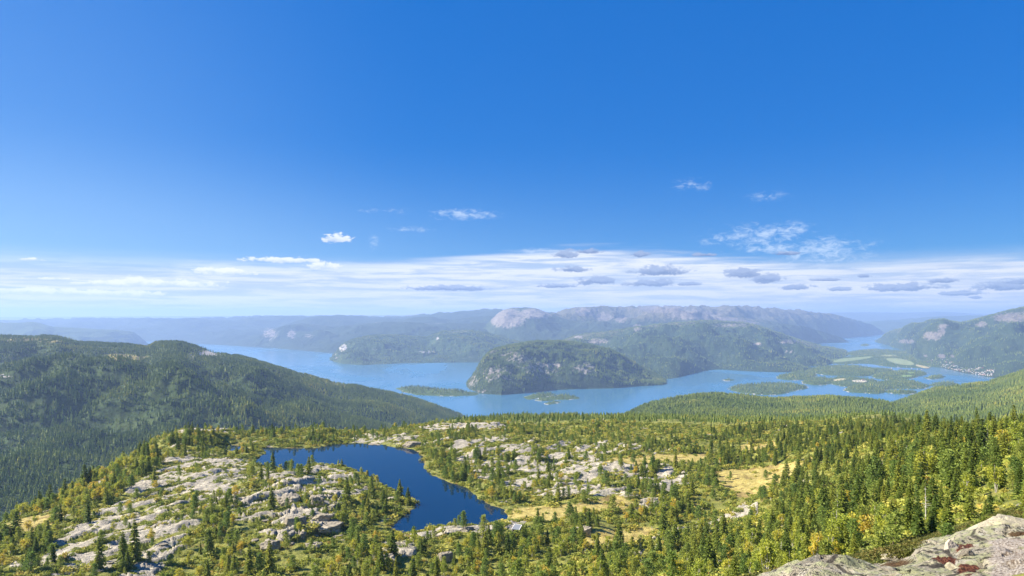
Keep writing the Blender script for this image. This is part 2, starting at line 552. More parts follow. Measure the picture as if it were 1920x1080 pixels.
class Layer:
    def __init__(self, name, crest, depth, foot, back, p=1.0, amp=0.0, wl=300.0, crest_amp=0.0, seed=1, nu=300, nv=90, px0=None, px1=None, tree=0.0):
        self.name = name
        self.cx = np.array([c[0] for c in crest], float)
        self.cy = np.array([c[1] for c in crest], float)
        self.dx = np.array([c[0] for c in depth], float)
        self.dy = np.array([c[1] for c in depth], float)
        self.fx = np.array([c[0] for c in foot], float)
        self.fy = np.array([c[1] for c in foot], float)
        self.fz = np.array([c[2] for c in foot], float)
        self.back = back
        self.p, self.amp, self.wl, self.camp, self.seed = p, amp, wl, crest_amp, seed
        self.nu, self.nv = nu, nv
        self.px0 = px0 if px0 is not None else self.cx[0]
        self.px1 = px1 if px1 is not None else self.cx[-1]
        self.tree = tree
        self.soft = 0
        LAYERS[name] = self

    def curves(self, px):
        yc = np.interp(px, self.dx, self.dy)
        cy = np.interp(px, self.cx, self.cy)
        zc = CZ + (HPY - cy) * yc / F - self.tree
        if self.soft:
            yf = np.mean([np.interp(px + k * self.soft, self.fx, self.fy) for k in (-1, -.5, 0, .5, 1)], axis=0)
        else:
            yf = np.interp(px, self.fx, self.fy)
        zf = np.interp(px, self.fx, self.fz)
        return yc, zc, np.minimum(yf, yc - 20), zf

    def z(self, px, Y):
        px = np.asarray(px, float)
        yc, zc, yf, zf = self.curves(px)
        X = (px - 960) / F * Y
        if self.camp:
            tt = np.clip((Y - yf) / (yc - yf), 0, 1)
            jit = self.camp * fbm(px / 19.0, np.zeros_like(px) + self.seed, 5, self.seed, .6) * tt ** 5
        else:
            jit = 0
        t = (Y - yf) / (yc - yf)
        tc_ = np.clip(t, 0, 1)
        s = np.sin(tc_ * np.pi / 2) ** self.p
        z = zf + (zc - zf) * s
        if self.amp:
            n = fbm(X / self.wl, Y / self.wl, 6, self.seed + 3, 0.56)
            r = 1 - np.abs(gnoise(X / self.wl * .8 + 7.7, Y / self.wl * .8, self.seed + 9))
            n = n * .75 + (r - .75) * .8
            z = z + 1.25 * self.amp * n * np.clip(2.6 * tc_ ** .7 * (1 - tc_) ** 1.05, 0, 1) * np.clip((zc - zf) / 100.0, 0.1, 1)
        z = np.where(t < 0, zf - (yf - Y) * 0.12, z)
        tb = np.clip((Y - yc) / self.back, 0, 2)
        z = np.where(t > 1, zc - (zc - zf * 0.3 + 20) * tb ** 1.6, z)
        zs = CZ + (zc - CZ) / yc * Y + jit
        return np.minimum(z, np.where(t < -.02, 1e9, np.where(t < 1, zs, zs - 4 * (t - 1) * 10)))

    def build(self, mat, masks=None):
        u = np.linspace(self.px0, self.px1, self.nu)
        nf = int(self.nv * .8)
        tv = np.concatenate([np.linspace(-0.15, 1, nf) , 1 + np.linspace(0, 1, self.nv - nf + 1)[1:]])
        yc, zc, yf, zf = self.curves(u)
        T = tv[:, None]
        Y = np.where(T <= 1, yf + (yc - yf) * T, yc + self.back * (T - 1))
        PX = np.broadcast_to(u[None, :], Y.shape)
        Z = self.z(PX, Y)
        X = (PX - 960) / F * Y
        py = HPY - (Z - CZ) / Y * F
        rock = np.zeros(Z.shape)
        opn = np.zeros(Z.shape)
        if masks:
            rock, opn = masks(PX, py, X, Y, Z, np.clip(T, 0, 1) + 0 * Y)
        V = np.stack([X, Y, Z], -1).reshape(-1, 3)
        me = mesh_np(self.name, V, grid_faces(*Z.shape), [mat], True, {'rock': rock.ravel(), 'open': opn.ravel()})
        return structure(self.name, me)


def ell(px, py, cx, cy, rx, ry):
    return np.clip(1.35 - np.sqrt(((px - cx) / rx) ** 2 + ((py - cy) / ry) ** 2), 0, 1)


# farthest ridges
Layer('distant_ridge', [(-500, 596), (900, 590), (1380, 591), (1500, 588), (1600, 585), (1700, 586), (1760, 584), (1800, 586), (1850, 589), (1920, 588), (2400, 590)],
      [(-500, 26000), (2400, 26000)], [(-500, 19000, 0), (2400, 19000, 0)], 4000, 1.0, 60, 1800, 40, 3, 300, 40)
Layer('distant_hills', [(1480, 612), (1580, 606), (1650, 601), (1700, 598), (1740, 594), (1790, 592), (1860, 591), (1930, 592), (2400, 588)],
      [(1480, 16500), (2400, 16500)], [(1480, 14000, -5), (1640, 13600, 0), (2400, 13000, 0)], 2500, 1.0, 70, 1200, 30, 4, 220, 50)
L_FARLEFT = Layer('far_ridge', [(-600, 602), (-100, 601), (30, 600), (90, 597), (150, 595), (250, 596), (330, 597), (420, 594), (480, 591), (530, 592), (640, 591), (700, 592), (760, 592), (800, 588), (850, 585), (900, 580), (940, 578), (1000, 584), (1120, 590)],
      [(-600, 13500), (400, 13500), (1120, 12500)], [(-600, 10500, 0), (280, 10000, 0), (380, 9098, 0), (500, 8071, 0), (620, 6950, 0), (760, 6800, 20), (1120, 7600, 60)], 3000, 0.95, 150, 1300, 62, 5, 420, 110)
Layer('blue_hill', [(-500, 600), (0, 604), (30, 605), (60, 603.5), (80, 607), (100, 613), (140, 614), (170, 616), (210, 618.5), (240, 620), (252, 623), (266, 634), (280, 646), (284, 650)],
      [(-500, 8600), (284, 8600)], [(-500, 6500, 0), (150, 7400, 0), (284, 8400, -5)], 900, 0.9, 70, 700, 14, 6, 260, 60, None, 284)
L_MASSIF = Layer('bare_massif', [(940, 612), (1000, 600), (1040, 586), (1050, 583.5), (1060, 580), (1075, 576.5), (1100, 575.5), (1140, 574), (1160, 575.5), (1200, 573), (1240, 572.5), (1290, 573.5), (1340, 575), (1390, 573), (1420, 575), (1460, 579), (1500, 580), (1530, 586), (1560, 588), (1590, 596), (1620, 603), (1640, 610), (1655, 622)],
      [(940, 11000), (1300, 11500), (1500, 12000), (1655, 13600)], [(940, 7600, 60), (1300, 7800, 150), (1450, 9500, 0), (1530, 10650, 0), (1600, 11900, 0), (1655, 13300, -5)], 3000, 0.85, 190, 900, 95, 8, 460, 130)
Layer('middle_ridge', [(440, 668), (475, 640), (500, 622), (530, 611), (565, 606), (600, 609), (640, 612), (680, 607), (720, 603), (770, 604), (810, 606), (850, 605), (900, 610), (950, 622), (1000, 640)],
      [(440, 8600), (600, 9300), (1000, 9000)], [(440, 8500, -4), (500, 8071, 0), (560, 7500, 0), (620, 6950, 0), (760, 6800, 10), (1000, 7200, 40)], 1500, .9, 95, 620, 14, 41, 360, 100)
Layer('heath_hills', [(1010, 622), (1040, 606), (1075, 600), (1110, 603), (1150, 607), (1190, 601), (1240, 596), (1280, 591), (1330, 590), (1380, 595), (1430, 599), (1470, 607), (1510, 613), (1550, 624), (1580, 634), (1600, 646)],
      [(1010, 9300), (1600, 9800)], [(1010, 7700, 90), (1300, 7900, 150), (1450, 8300, 60), (1530, 9300, 0), (1600, 9600, -4)], 1500, .9, 105, 620, 16, 43, 380, 110)
L_DOME = Layer('granite_dome', [(840, 640), (885, 622), (905, 613), (914, 606), (922, 598), (935, 586), (945, 580.5), (960, 577), (985, 576), (1005, 578), (1020, 583), (1040, 592), (1070, 601), (1110, 612), (1160, 622)],
      [(840, 9000), (1160, 9000)], [(840, 7400, 70), (1160, 7600, 90)], 900, 1.25, 70, 500, 9, 9, 320, 110)
L_HEAD = Layer('wooded_headland', [(616, 676), (622, 668), (630, 660), (640, 648), (652, 641), (664, 637), (680, 632), (700, 629), (720, 628), (760, 631), (800, 632), (818, 627), (830, 622), (850, 620.5), (880, 620.5), (910, 623), (930, 629), (960, 638), (1000, 646), (1100, 650)],
      [(616, 6000), (700, 6700), (830, 7000), (1100, 7200)], [(616, 5880, 0), (640, 5450, 0), (680, 5270, 0), (760, 5500, 0), (830, 5560, 0), (900, 5600, 0), (1100, 5500, 0)], 1000, 0.8, 60, 420, 9, 10, 420, 110, 614, None)
L_SHOULD = Layer('valley_shoulder', [(1000, 652), (1050, 640), (1080, 629), (1100, 626), (1150, 621), (1200, 613), (1260, 606), (1320, 602), (1380, 604), (1410, 608), (1430, 614), (1460, 624), (1500, 638), (1540, 649), (1570, 653), (1590, 658), (1596, 664)],
      [(1000, 6800), (1320, 7200), (1500, 7300), (1596, 7400)], [(1000, 4700, 0), (1262, 4130, 0), (1280, 4330, 0), (1340, 4900, 0), (1400, 4720, 0), (1470, 4620, 0), (1520, 4766, 0), (1560, 5400, 0), (1590, 6500, 0), (1596, 6900, -4)], 1600, 0.9, 105, 480, 16, 12, 520, 140)
L_SHOULD.soft = 14
L_RIGHT = Layer('valley_mountain', [(1636, 642), (1645, 637), (1655, 631), (1668, 621), (1690, 616), (1700, 611), (1710, 606.5), (1730, 606), (1745, 600), (1757, 598), (1770, 598.5), (1785, 603), (1800, 606), (1820, 602), (1850, 594), (1870, 588), (1890, 583), (1920, 577), (2000, 570), (2200, 575), (2500, 570), (3200, 565)],
      [(1636, 10200), (1660, 9400), (1700, 8600), (1770, 7700), (1920, 6900), (2500, 6500)], [(1636, 9900, -4), (1645, 9600, 0), (1660, 8700, 0), (1690, 7600, 2), (1720, 5700, 2), (1760, 5080, 2), (1800, 4640, 2), (1850, 4300, 2), (1900, 4120, 2), (2500, 4000, 2)], 2500, 0.95, 150, 600, 14, 14, 460, 150)
L_ISLE = Layer('island_hill', [(871, 722), (876, 716), (884, 705), (894, 690), (904, 673), (914, 661), (925, 654), (950, 648), (980, 642), (1010, 639), (1050, 638), (1090, 642), (1120, 648), (1150, 656), (1180, 673), (1210, 690), (1230, 700), (1250, 711), (1264, 719)],
      [(871, 3830), (885, 3950), (910, 4100), (960, 4250), (1100, 4350), (1200, 4300), (1264, 4010)], [(871, 3800, -3), (880, 3580, 0), (900, 3390, 0), (940, 3320, 0), (980, 3390, 0), (1020, 3520, 0), (1080, 3580, 0), (1150, 3625, 0), (1200, 3730, 0), (1240, 3790, 0), (1264, 3900, -3)], 700, 0.62, 52, 170, 6, 16, 420, 150, 869, 1266, tree=6)
L_LEFT = Layer('forested_hill', [(-500, 626), (-200, 630), (0, 628), (60, 627.5), (80, 626), (105, 626.5), (125, 631), (145, 638), (200, 641), (250, 644), (272, 647), (281, 645), (290, 640), (305, 637.5), (325, 637.5), (345, 639), (360, 643), (375, 649), (400, 656), (430, 662), (450, 663.5), (475, 669), (500, 677), (530, 686), (560, 696), (590, 704), (620, 712.5), (640, 716.5), (670, 719), (700, 725), (730, 731), (760, 739), (800, 751), (840, 765), (865, 774), (900, 786), (960, 806)],
      [(-500, 2900), (0, 2600), (280, 2300), (330, 2150), (450, 2250), (600, 2350), (860, 2600), (960, 2650)], [(-500, 700, 190), (0, 850, 168), (330, 980, 155), (600, 1150, 128), (760, 1450, 70), (850, 1900, 20), (960, 2300, -15)], 900, 1.05, 78, 400, 3, 20, 620, 190, tree=9)
L_MID = Layer('wooded_ridge', [(900, 830), (1060, 800), (1130, 786), (1165, 778), (1190, 768), (1220, 755), (1260, 745), (1300, 739), (1340, 736), (1380, 739), (1420, 742), (1470, 743), (1520, 742), (1560, 740), (1600, 743), (1650, 748), (1700, 759), (1740, 770), (1800, 785), (1900, 800)],
      [(900, 1500), (1340, 1750), (1900, 1500)], [(900, 1000, 150), (1340, 820, 228), (1900, 900, 215)], 700, 1.1, 26, 330, 2, 24, 420, 110, tree=9)
L_RIDGE = Layer('pine_ridge', [(1580, 790), (1640, 764), (1680, 751), (1700, 745), (1730, 733), (1750, 727), (1780, 723), (1800, 721), (1850, 715), (1880, 705), (1920, 691), (2000, 673), (2200, 653), (2500, 640), (3000, 620)],
      [(1580, 1900), (1920, 2250), (2500, 2300)], [(1580, 1300, 120), (1700, 1050, 205), (1920, 980, 228), (2500, 900, 300)], 900, 1.1, 40, 330, 2, 27, 420, 110, tree=9)

# ------------------------------------------------------------------ the plateau in front
POND_Z = 330.0
POND = [(472, 870), (484, 860), (499, 849), (494, 843), (486, 841), (509, 838.5), (540, 840), (568, 841), (592, 840), (616, 835), (640, 831.5), (672, 830.5), (717, 832.6), (731, 837.6), (761, 840.6), (785, 844.4),
        (792, 855), (794, 867), (795, 878), (811, 890), (835, 902), (877, 914), (897, 929), (912, 943), (939, 954), (951, 958.5), (953, 966), (945, 976), (924, 982), (894, 984), (850, 985), (820, 988), (776, 997), (743, 1000.5), (733, 991), (741, 976), (761, 964), (779, 951), (777, 940),
        (758, 929), (734, 917), (711, 905), (693, 893), (669, 884), (640, 872), (612, 869), (583, 873), (565, 881), (554, 884), (521, 881), (494, 875)]
ARM = [(413, 837), (428, 834), (448, 835), (467, 838), (470, 843), (455, 846), (430, 845), (415, 843)]
POND_P = smooth_closed(on_plane(POND, POND_Z), 2)
ARM_P = smooth_closed(on_plane(ARM, POND_Z), 2)

CP = []   # control points of the near ground: (photo column, depth, drop below the eye)
for r in [(-300, 175, 70), (0, 175, 68.6), (300, 178, 69.6), (600, 172, 67.4), (800, 168, 65.6), (1000, 155, 60.7), (1200, 135, 52.9), (1350, 112, 43.9), (1450, 92, 36.0),
          (-300, 100, 56), (200, 100, 54), (600, 100, 50), (1000, 95, 42), (1250, 80, 32), (1400, 60, 23.5), (300, 50, 33), (800, 50, 27), (1200, 45, 19.5), (600, 25, 16), (1100, 22, 10.8), (200, 20, 16),
          (960, 12, 6.8), (1400, 20, 8.2), (1500, 14, 6.2), (1600, 30, 11.5), (1700, 18, 7.0), (1900, 20, 7.0), (2200, 20, 5.5), (2200, 40, 9), (2200, 90, 14), (2200, 150, 19), (2200, 400, 60),
          (-400, 260, 76), (0, 228, 72.4), (170, 290, 73.5), (330, 378, 66.6), (250, 330, 70.5), (450, 385, 68.5), (600, 388, 67.0), (760, 400, 68.3), (860, 402, 66.9), (950, 405, 68.3), (1100, 430, 71), (1300, 440, 72.5), (1500, 440, 72.5),
          (100, 290, 84), (200, 330, 84), (-400, 330, 115), (0, 290, 95), (170, 360, 100), (330, 450, 108), (0, 450, 190), (300, 650, 225), (600, 450, 95), (600, 620, 190), (-400, 500, 260),
          (0, 900, 250), (600, 1000, 265), (900, 520, 86), (900, 720, 113), (840, 710, 113), (960, 750, 114), (1050, 750, 115), (1200, 790, 121.5), (1350, 800, 124.5), (1500, 800, 126), (1000, 590, 94), (1300, 600, 97), (1500, 600, 97),
          (840, 1000, 195), (1100, 1050, 200), (1500, 1050, 190), (1900, 1050, 185),
          (1700, 500, 77), (1700, 800, 126), (1900, 300, 60), (1900, 500, 95), (1900, 800, 140),
          (1900, 150, 28), (1720, 220, 40), (1500, 330, 63), (1900, 100, 22.6), (1900, 75, 18.4), (1900, 45, 13.2), (1700, 130, 32), (1700, 180, 37.4), (1700, 85, 24.5), (1700, 50, 16.4), (1600, 95, 31), (1600, 170, 42), (1600, 240, 50), (1600, 330, 58), (1500, 130, 44), (1500, 220, 58),
          (1400, 170, 57), (1400, 250, 66.5), (1200, 180, 65), (1000, 200, 68.5), (1200, 260, 69), (1300, 330, 69.5), (1100, 330, 69.0), (950, 300, 69.0), (850, 330, 69.3), (600, 250, 66.0), (520, 300, 67.5), (560, 210, 64.5), (450, 240, 66.5), (350, 260, 66.8), (200, 230, 68.5), (420, 300, 68.5), (460, 340, 69.4), (640, 290, 69.0), (680, 240, 68.3), (750, 210, 69.0), (880, 212, 68.6), (300, 330, 68.8), (640, 365, 69.4), (760, 375, 68.8), (560, 360, 69.4)]:
    CP.append(r)
CP = np.array(CP, float)


def _uv(px, Y):
    return (px - 960) / F * 2.6, np.log(Y) * 1.6


_cu, _cv = _uv(CP[:, 0], CP[:, 1])


def _tps(r2):
    return np.where(r2 > 1e-12, 0.5 * r2 * np.log(np.maximum(r2, 1e-12)), 0.0)


def _fit(vals):
    n = len(_cu)
    K = _tps((_cu[:, None] - _cu[None]) ** 2 + (_cv[:, None] - _cv[None]) ** 2) + np.eye(n) * 0.0008
    Pm = np.stack([np.ones(n), _cu, _cv], 1)
    A = np.block([[K, Pm], [Pm.T, np.zeros((3, 3))]])
    return np.linalg.solve(A, np.concatenate([vals, np.zeros(3)]))


_w = _fit(CP[:, 2] / CP[:, 1])     # fit the sight-line slope, smooth over the whole range


def drop_base(px, Y):
    u, v = _uv(px, Y)
    shp = u.shape
    u, v = u.ravel(), v.ravel()
    s = np.zeros(u.shape)
    for i in range(len(_cu)):
        s += _w[i] * _tps((u - _cu[i]) ** 2 + (v - _cv[i]) ** 2)
    s += _w[-3] + _w[-2] * u + _w[-1] * v
    return (s * Y.ravel()).reshape(shp)


ROCKS = [([(60, 1040), (130, 985), (210, 950), (290, 880), (350, 850), (420, 850), (480, 870), (470, 900), (440, 940), (400, 990), (330, 1040), (300, 1085), (0, 1085), (0, 1060)], .58),
         ([(400, 900), (500, 880), (600, 868), (655, 878), (700, 905), (690, 950), (640, 1010), (560, 1040), (480, 1040), (420, 1000)], .47),
         ([(312, 817), (340, 803), (400, 800), (445, 815), (360, 828)], .75), ([(640, 815), (720, 808), (795, 818), (785, 838), (660, 828)], .55),
         ([(780, 802), (860, 796), (965, 802), (945, 815), (800, 813)], .80), ([(830, 830), (950, 820), (1060, 840), (1280, 880), (1300, 910), (1150, 940), (1000, 930), (880, 900)], .54),
         ([(735, 1003), (850, 984), (960, 970), (1010, 975), (990, 1000), (900, 1012), (780, 1016)], .75), ([(1215, 1012), (1290, 985), (1350, 972), (1510, 955), (1480, 982), (1350, 1004), (1260, 1032), (1210, 1035)], .75),
         ([(1190, 955), (1240, 905), (1268, 888), (1292, 893), (1245, 945), (1130, 968), (1118, 958)], .75), ([(690, 1020), (780, 1010), (780, 1060), (700, 1060)], .6),
         ([(1560, 905), (1600, 900), (1620, 960), (1580, 960)], .3), ([(960, 825), (1200, 830), (1300, 870), (1100, 850)], .46)]
BOGS = [[(1345, 889), (1362, 884), (1400, 886), (1450, 890), (1487, 902), (1530, 902), (1510, 915), (1470, 930), (1440, 940), (1400, 940), (1385, 925), (1365, 905)],
        [(1054, 955), (1107, 950), (1152, 938), (1172, 944), (1164, 952), (1107, 956), (1066, 964)], [(957, 956), (1048, 950), (1100, 952), (1042, 973), (985, 970)],
        [(1146, 863), (1315, 850), (1322, 858), (1196, 871)], [(1084, 1020), (1137, 1010), (1210, 997), (1180, 1027), (1107, 1036)], [(20, 965), (60, 955), (110, 960), (60, 985), (10, 985)],
        [(1400, 840), (1440, 838), (1450, 848), (1405, 850)]]


def rough_plan(P):
    return on_plane(P, POND_Z + 1)


ROCKS_P = [(rough_plan(p), k) for p, k in ROCKS]
CRAGS_P = rough_plan([(470, 925), (560, 905), (640, 915), (690, 960), (650, 1010), (560, 1045), (450, 1050), (440, 985)])
BOGS_P = [rough_plan(p) for p in BOGS]


def ground_fields(px, Y, fine=True):
    """height and surface masks of the near ground at photo column px and depth Y"""
    X = (px - 960) / F * Y
    z = CZ - drop_base(px, Y)
    sdp = np.maximum(poly_sd(X, Y, POND_P), poly_sd(X, Y, ARM_P))
    sdp = sdp + np.where(np.abs(sdp) < 12, 1.3 * fbm(X / 9, Y / 9, 4, 35, .6), 0)
    plate = sstep(Y, 60, 170) * (1 - 0.5 * sstep(Y, 450, 700))
    sc_ = 0.35 + 0.65 * plate
    z = z + sc_ * (2.0 * fbm(X / 46, Y / 46, 3, 31) + 0.8 * fbm(X / 15, Y / 15, 3, 37))
    a = 0.80                                   # the bare slabs run in long bands across the plateau
    U = X * math.cos(a) + Y * math.sin(a)
    Vv = -X * math.sin(a) + Y * math.cos(a)
    warp = fbm(X / 25, Y / 25, 3, 43)
    n = fbm(U / 24 + warp * .3, Vv / 7 + warp * .5, 6, 41, .68) * .42 + .5
    cov = np.full(X.shape, 0.10)
    for P, k in ROCKS_P:
        cov = np.maximum(cov, k * sstep(poly_sd(X, Y, P), -5, 6))
    cov = np.where((px > 1420) & (Y < 260), 0.04, cov)
    cov = np.where(Y > 470, 0.05, cov)
    bog = np.zeros(X.shape)
    for P in BOGS_P:
        bog = np.maximum(bog, sstep(poly_sd(X, Y, P), -6.5, -0.5))
    thr = 1.02 - cov * 1.02
    rock = sstep(n - thr, -0.10, 0.10) * (1 - bog) * sstep(-sdp, 0.0, 1.5)
    led = gnoise(U / 30, Vv / 5.5 + warp * .6, 47)
    rough_ = sstep(poly_sd(X, Y, CRAGS_P), -4, 6)
    led2 = gnoise(U / 12 + warp, Vv / 2.6 + warp * .8, 49)
    z = z + sc_ * rock * (.18 + .42 * sstep(led, -.06, .06) + .30 * sstep(led, .22, .3) + .22 * sstep(led2, -.05, .05)) * (1 + 1.6 * rough_)
    z = z + sc_ * .35 * fbm(X / 4.5, Y / 4.5, 3, 53) * (1 - bog)
    zflat = POND_Z + 1.1
    z = z * (1 - bog) + bog * (np.minimum(z, np.maximum(zflat, z - 1.2)))
    near = sstep(-sdp, 0.0, 8.0)
    near_pond = -sdp < 40
    z = np.where(near_pond, np.maximum(z, POND_Z + 0.35), z)
    shore_z = POND_Z + 0.10 + 0.10 * np.clip(-sdp, 0, 20)
    z = np.where(sdp < 0, shore_z * (1 - near) + z * near, POND_Z - np.minimum(0.25 * sdp, 2.0) + 0.02)
    shore = sstep(sdp, -1.5, -0.2) * (sdp < 0.5) * sstep(fbm(X / 14, Y / 14, 3, 36), -.25, .3)
    return z, rock, bog, shore, sdp


def build_ground():
    u = np.concatenate([np.linspace(-420, -60, 60), np.linspace(-55, 1975, 820), np.linspace(1985, 3400, 120)])
    Yv = np.concatenate([np.exp(np.linspace(math.log(4.0), math.log(150), 170)), np.exp(np.linspace(math.log(150.6), math.log(470), 330)), np.exp(np.linspace(math.log(473), math.log(1500), 110))])
    PX, YY = np.meshgrid(u, Yv)
    z, rock, bog, shore, _ = ground_fields(PX, YY)
    X = (PX - 960) / F * YY
    me = mesh_np('plateau_ground', np.stack([X, YY, z], -1).reshape(-1, 3), grid_faces(*PX.shape), [M_GROUND], True, {'rock': rock.ravel(), 'bog': bog.ravel(), 'shore': shore.ravel()})
    return structure('ground', me)


build_ground()


def water_sheet(name, P, z, mat, grow=3.5):
    P = np.asarray(P)
    bm = bmesh.new()
    c = P.mean(0)
    n = len(P)
    nxt, prv = np.roll(P, -1, 0), np.roll(P, 1, 0)
    tg = nxt - prv
    nr = np.stack([tg[:, 1], -tg[:, 0]], 1)
    nr /= np.linalg.norm(nr, axis=1)[:, None] + 1e-9
    area = 0.5 * np.sum(P[:, 0] * nxt[:, 1] - nxt[:, 0] * P[:, 1])
    Q = P + nr * grow * (1 if area > 0 else -1)
    f = bm.faces.new([bm.verts.new((x, y, z)) for x, y in Q])
    bmesh.ops.triangulate(bm, faces=[f])
    bmesh.ops.recalc_face_normals(bm, faces=bm.faces)
    for f in bm.faces:
        if f.normal.z < 0:
            f.normal_flip()
    me = bpy.data.meshes.new(name)
    bm.to_mesh(me)
    bm.free()
    me.materials.append(mat)
    return structure(name, me)


water_sheet('pond_water', POND_P, POND_Z, M_POND)
water_sheet('pond_water', ARM_P, POND_Z, M_POND)
me = mesh_np('lake', [(-45000, 1200, 0), (45000, 1200, 0), (45000, 60000, 0), (-45000, 60000, 0)], [(0, 1, 2, 3)], [M_LAKE])
structure('lake', me)

# ---- masks of bare rock and open heath on the hills
def m_none(px, py, X, Y, Z, T):
    return np.zeros(px.shape), .35 * sstep(T, .55, 1.0)


def m_far(px, py, X, Y, Z, T):
    r = .62 * np.maximum(ell(px, py, 506, 626, 22, 16), np.maximum(ell(px, py, 547, 627, 13, 13), .8 * ell(px, py, 580, 630, 14, 8)))
    r = np.maximum(r, .55 * sstep(T, .75, 1) * sstep(px, 560, 700))
    return r, .5 * sstep(T, .6, 1)


def m_dome(px, py, X, Y, Z, T):
    r = np.maximum(ell(px, py, 950, 596, 44, 22), ell(px, py, 1005, 588, 38, 12))
    return r * sstep(px, 908, 925), .4 * sstep(T, .6, 1)


def m_massif(px, py, X, Y, Z, T):
    r = .42 * sstep(py, 612, 580) * sstep(px, 1010, 1080)
    for e in [(1100, 585, 26, 10), (1132, 594, 22, 10), (1165, 598, 16, 8), (1195, 613, 10, 7), (1300, 590, 60, 12), (1240, 580, 60, 8), (1390, 606, 40, 8), (1345, 600, 60, 7)]:
        r = np.maximum(r, .9 * ell(px, py, *e))
    return r, .8 * sstep(py, 630, 585)


def m_should(px, py, X, Y, Z, T):
    r = .55 * sstep(T, .8, 1) * sstep(px, 1150, 1250)
    for e in [(1085, 632, 10, 6), (1195, 617, 9, 6), (1420, 645, 14, 4), (1480, 660, 18, 3.5), (1370, 610, 40, 5), (1480, 640, 30, 6), (1120, 640, 30, 8)]:
        r = np.maximum(r, .75 * ell(px, py, *e))
    return r, .35 + .35 * sstep(T, .6, 1)


def m_right(px, py, X, Y, Z, T):
    r = np.zeros(px.shape)
    for e in [(1770, 612, 14, 6), (1748, 630, 22, 10), (1765, 622, 10, 8), (1895, 595, 42, 11), (1840, 608, 14, 7), (1960, 590, 60, 14), (1765, 668, 10, 5), (1785, 668, 6, 4), (1735, 667, 5, 3), (1700, 640, 20, 5)]:
        r = np.maximum(r, .9 * ell(px, py, *e))
    return r, .3 + .3 * sstep(T, .7, 1)


def m_isle(px, py, X, Y, Z, T):
    r = .30 * sstep(px, 905, 880)
    for e in [(885, 712, 16, 26), (905, 733, 22, 6), (960, 668, 34, 16), (985, 675, 30, 12), (1020, 690, 60, 20), (930, 700, 40, 26), (1100, 690, 40, 18), (950, 712, 14, 5), (920, 660, 20, 8)]:
        r = np.maximum(r, .54 * ell(px, py, *e))
    return r, .35 + 0 * px


def m_head(px, py, X, Y, Z, T):
    r = np.maximum(.9 * ell(px, py, 643, 652, 10, 9), .5 * ell(px, py, 630, 668, 10, 8))
    r = np.maximum(r, .6 * ell(px, py, 820, 634, 5, 5))
    for e in [(800, 660, 26, 5), (700, 655, 20, 4), (860, 622, 40, 3)]:
        r = np.maximum(r, .55 * ell(px, py, *e))
    return r, .35 + 0 * px


def m_left(px, py, X, Y, Z, T):
    r = np.maximum(.75 * ell(px, py, 395, 662, 34, 8), .6 * ell(px, py, 360, 668, 12, 12))
    r = np.maximum(r, .55 * ell(px, py, 20, 705, 50, 6))
    o = np.maximum(.75 * ell(px, py, 70, 634, 90, 9), .8 * ell(px, py, 230, 670, 50, 7))
    o = np.maximum(o, .7 * ell(px, py, 640, 722, 40, 6))
    return r, o + .22


H = hill_material
LAYERS['distant_ridge'].build(H('distant_ridge_cover', (0.05, 0.07, 0.03)), m_none)
LAYERS['distant_hills'].build(H('distant_hills_cover', (0.045, 0.07, 0.03)), m_none)
LAYERS['far_ridge'].build(H('far_ridge_cover', (0.035, 0.058, 0.035), rockc=(0.36, 0.31, 0.28), tex=2.0, bump=26), m_far)
LAYERS['blue_hill'].build(H('blue_hill_cover', (0.045, 0.07, 0.025)), m_none)
LAYERS['bare_massif'].build(H('massif_cover', (0.038, 0.060, 0.032), (0.13, 0.115, 0.075), (0.26, 0.225, 0.20), tex=1.8, heath_amt=.4, bump=30), m_massif)
LAYERS['middle_ridge'].build(H('middle_ridge_cover', (0.035, 0.058, 0.032), rockc=(0.33, 0.29, 0.26), tex=2.0, bump=26), m_far)
LAYERS['heath_hills'].build(H('heath_hills_cover', (0.038, 0.060, 0.030), (0.14, 0.12, 0.07), (0.30, 0.26, 0.23), tex=1.8, heath_amt=.45, bump=28), m_massif)
LAYERS['granite_dome'].build(H('dome_cover', (0.04, 0.064, 0.03), rockc=(0.28, 0.245, 0.215), tex=2.0, bump=16), m_dome)
LAYERS['wooded_headland'].build(H('headland_cover', (0.036, 0.062, 0.026), bump=10), m_head)
LAYERS['valley_shoulder'].build(H('shoulder_cover', (0.036, 0.062, 0.026), (0.16, 0.14, 0.07), (0.34, 0.30, 0.26), tex=2.0, bump=20), m_should)
LAYERS['valley_mountain'].build(H('valley_mountain_cover', (0.04, 0.066, 0.028), rockc=(0.24, 0.215, 0.195), tex=2.4, bump=20), m_right)
LAYERS['island_hill'].build(H('island_hill_cover', (0.034, 0.056, 0.02), rockc=(0.31, 0.28, 0.26), tex=3.0, bump=13), m_isle)
LAYERS['forested_hill'].build(H('forested_hill_cover', (0.035, 0.058, 0.018), (0.20, 0.17, 0.07), tex=3.0, bump=2), m_left)
LAYERS['wooded_ridge'].build(H('wooded_ridge_cover', (0.06, 0.085, 0.022), tex=4.0, bump=1.5), m_none)
LAYERS['pine_ridge'].build(H('pine_ridge_cover', (0.06, 0.085, 0.022), tex=4.0, bump=1.5), m_none)
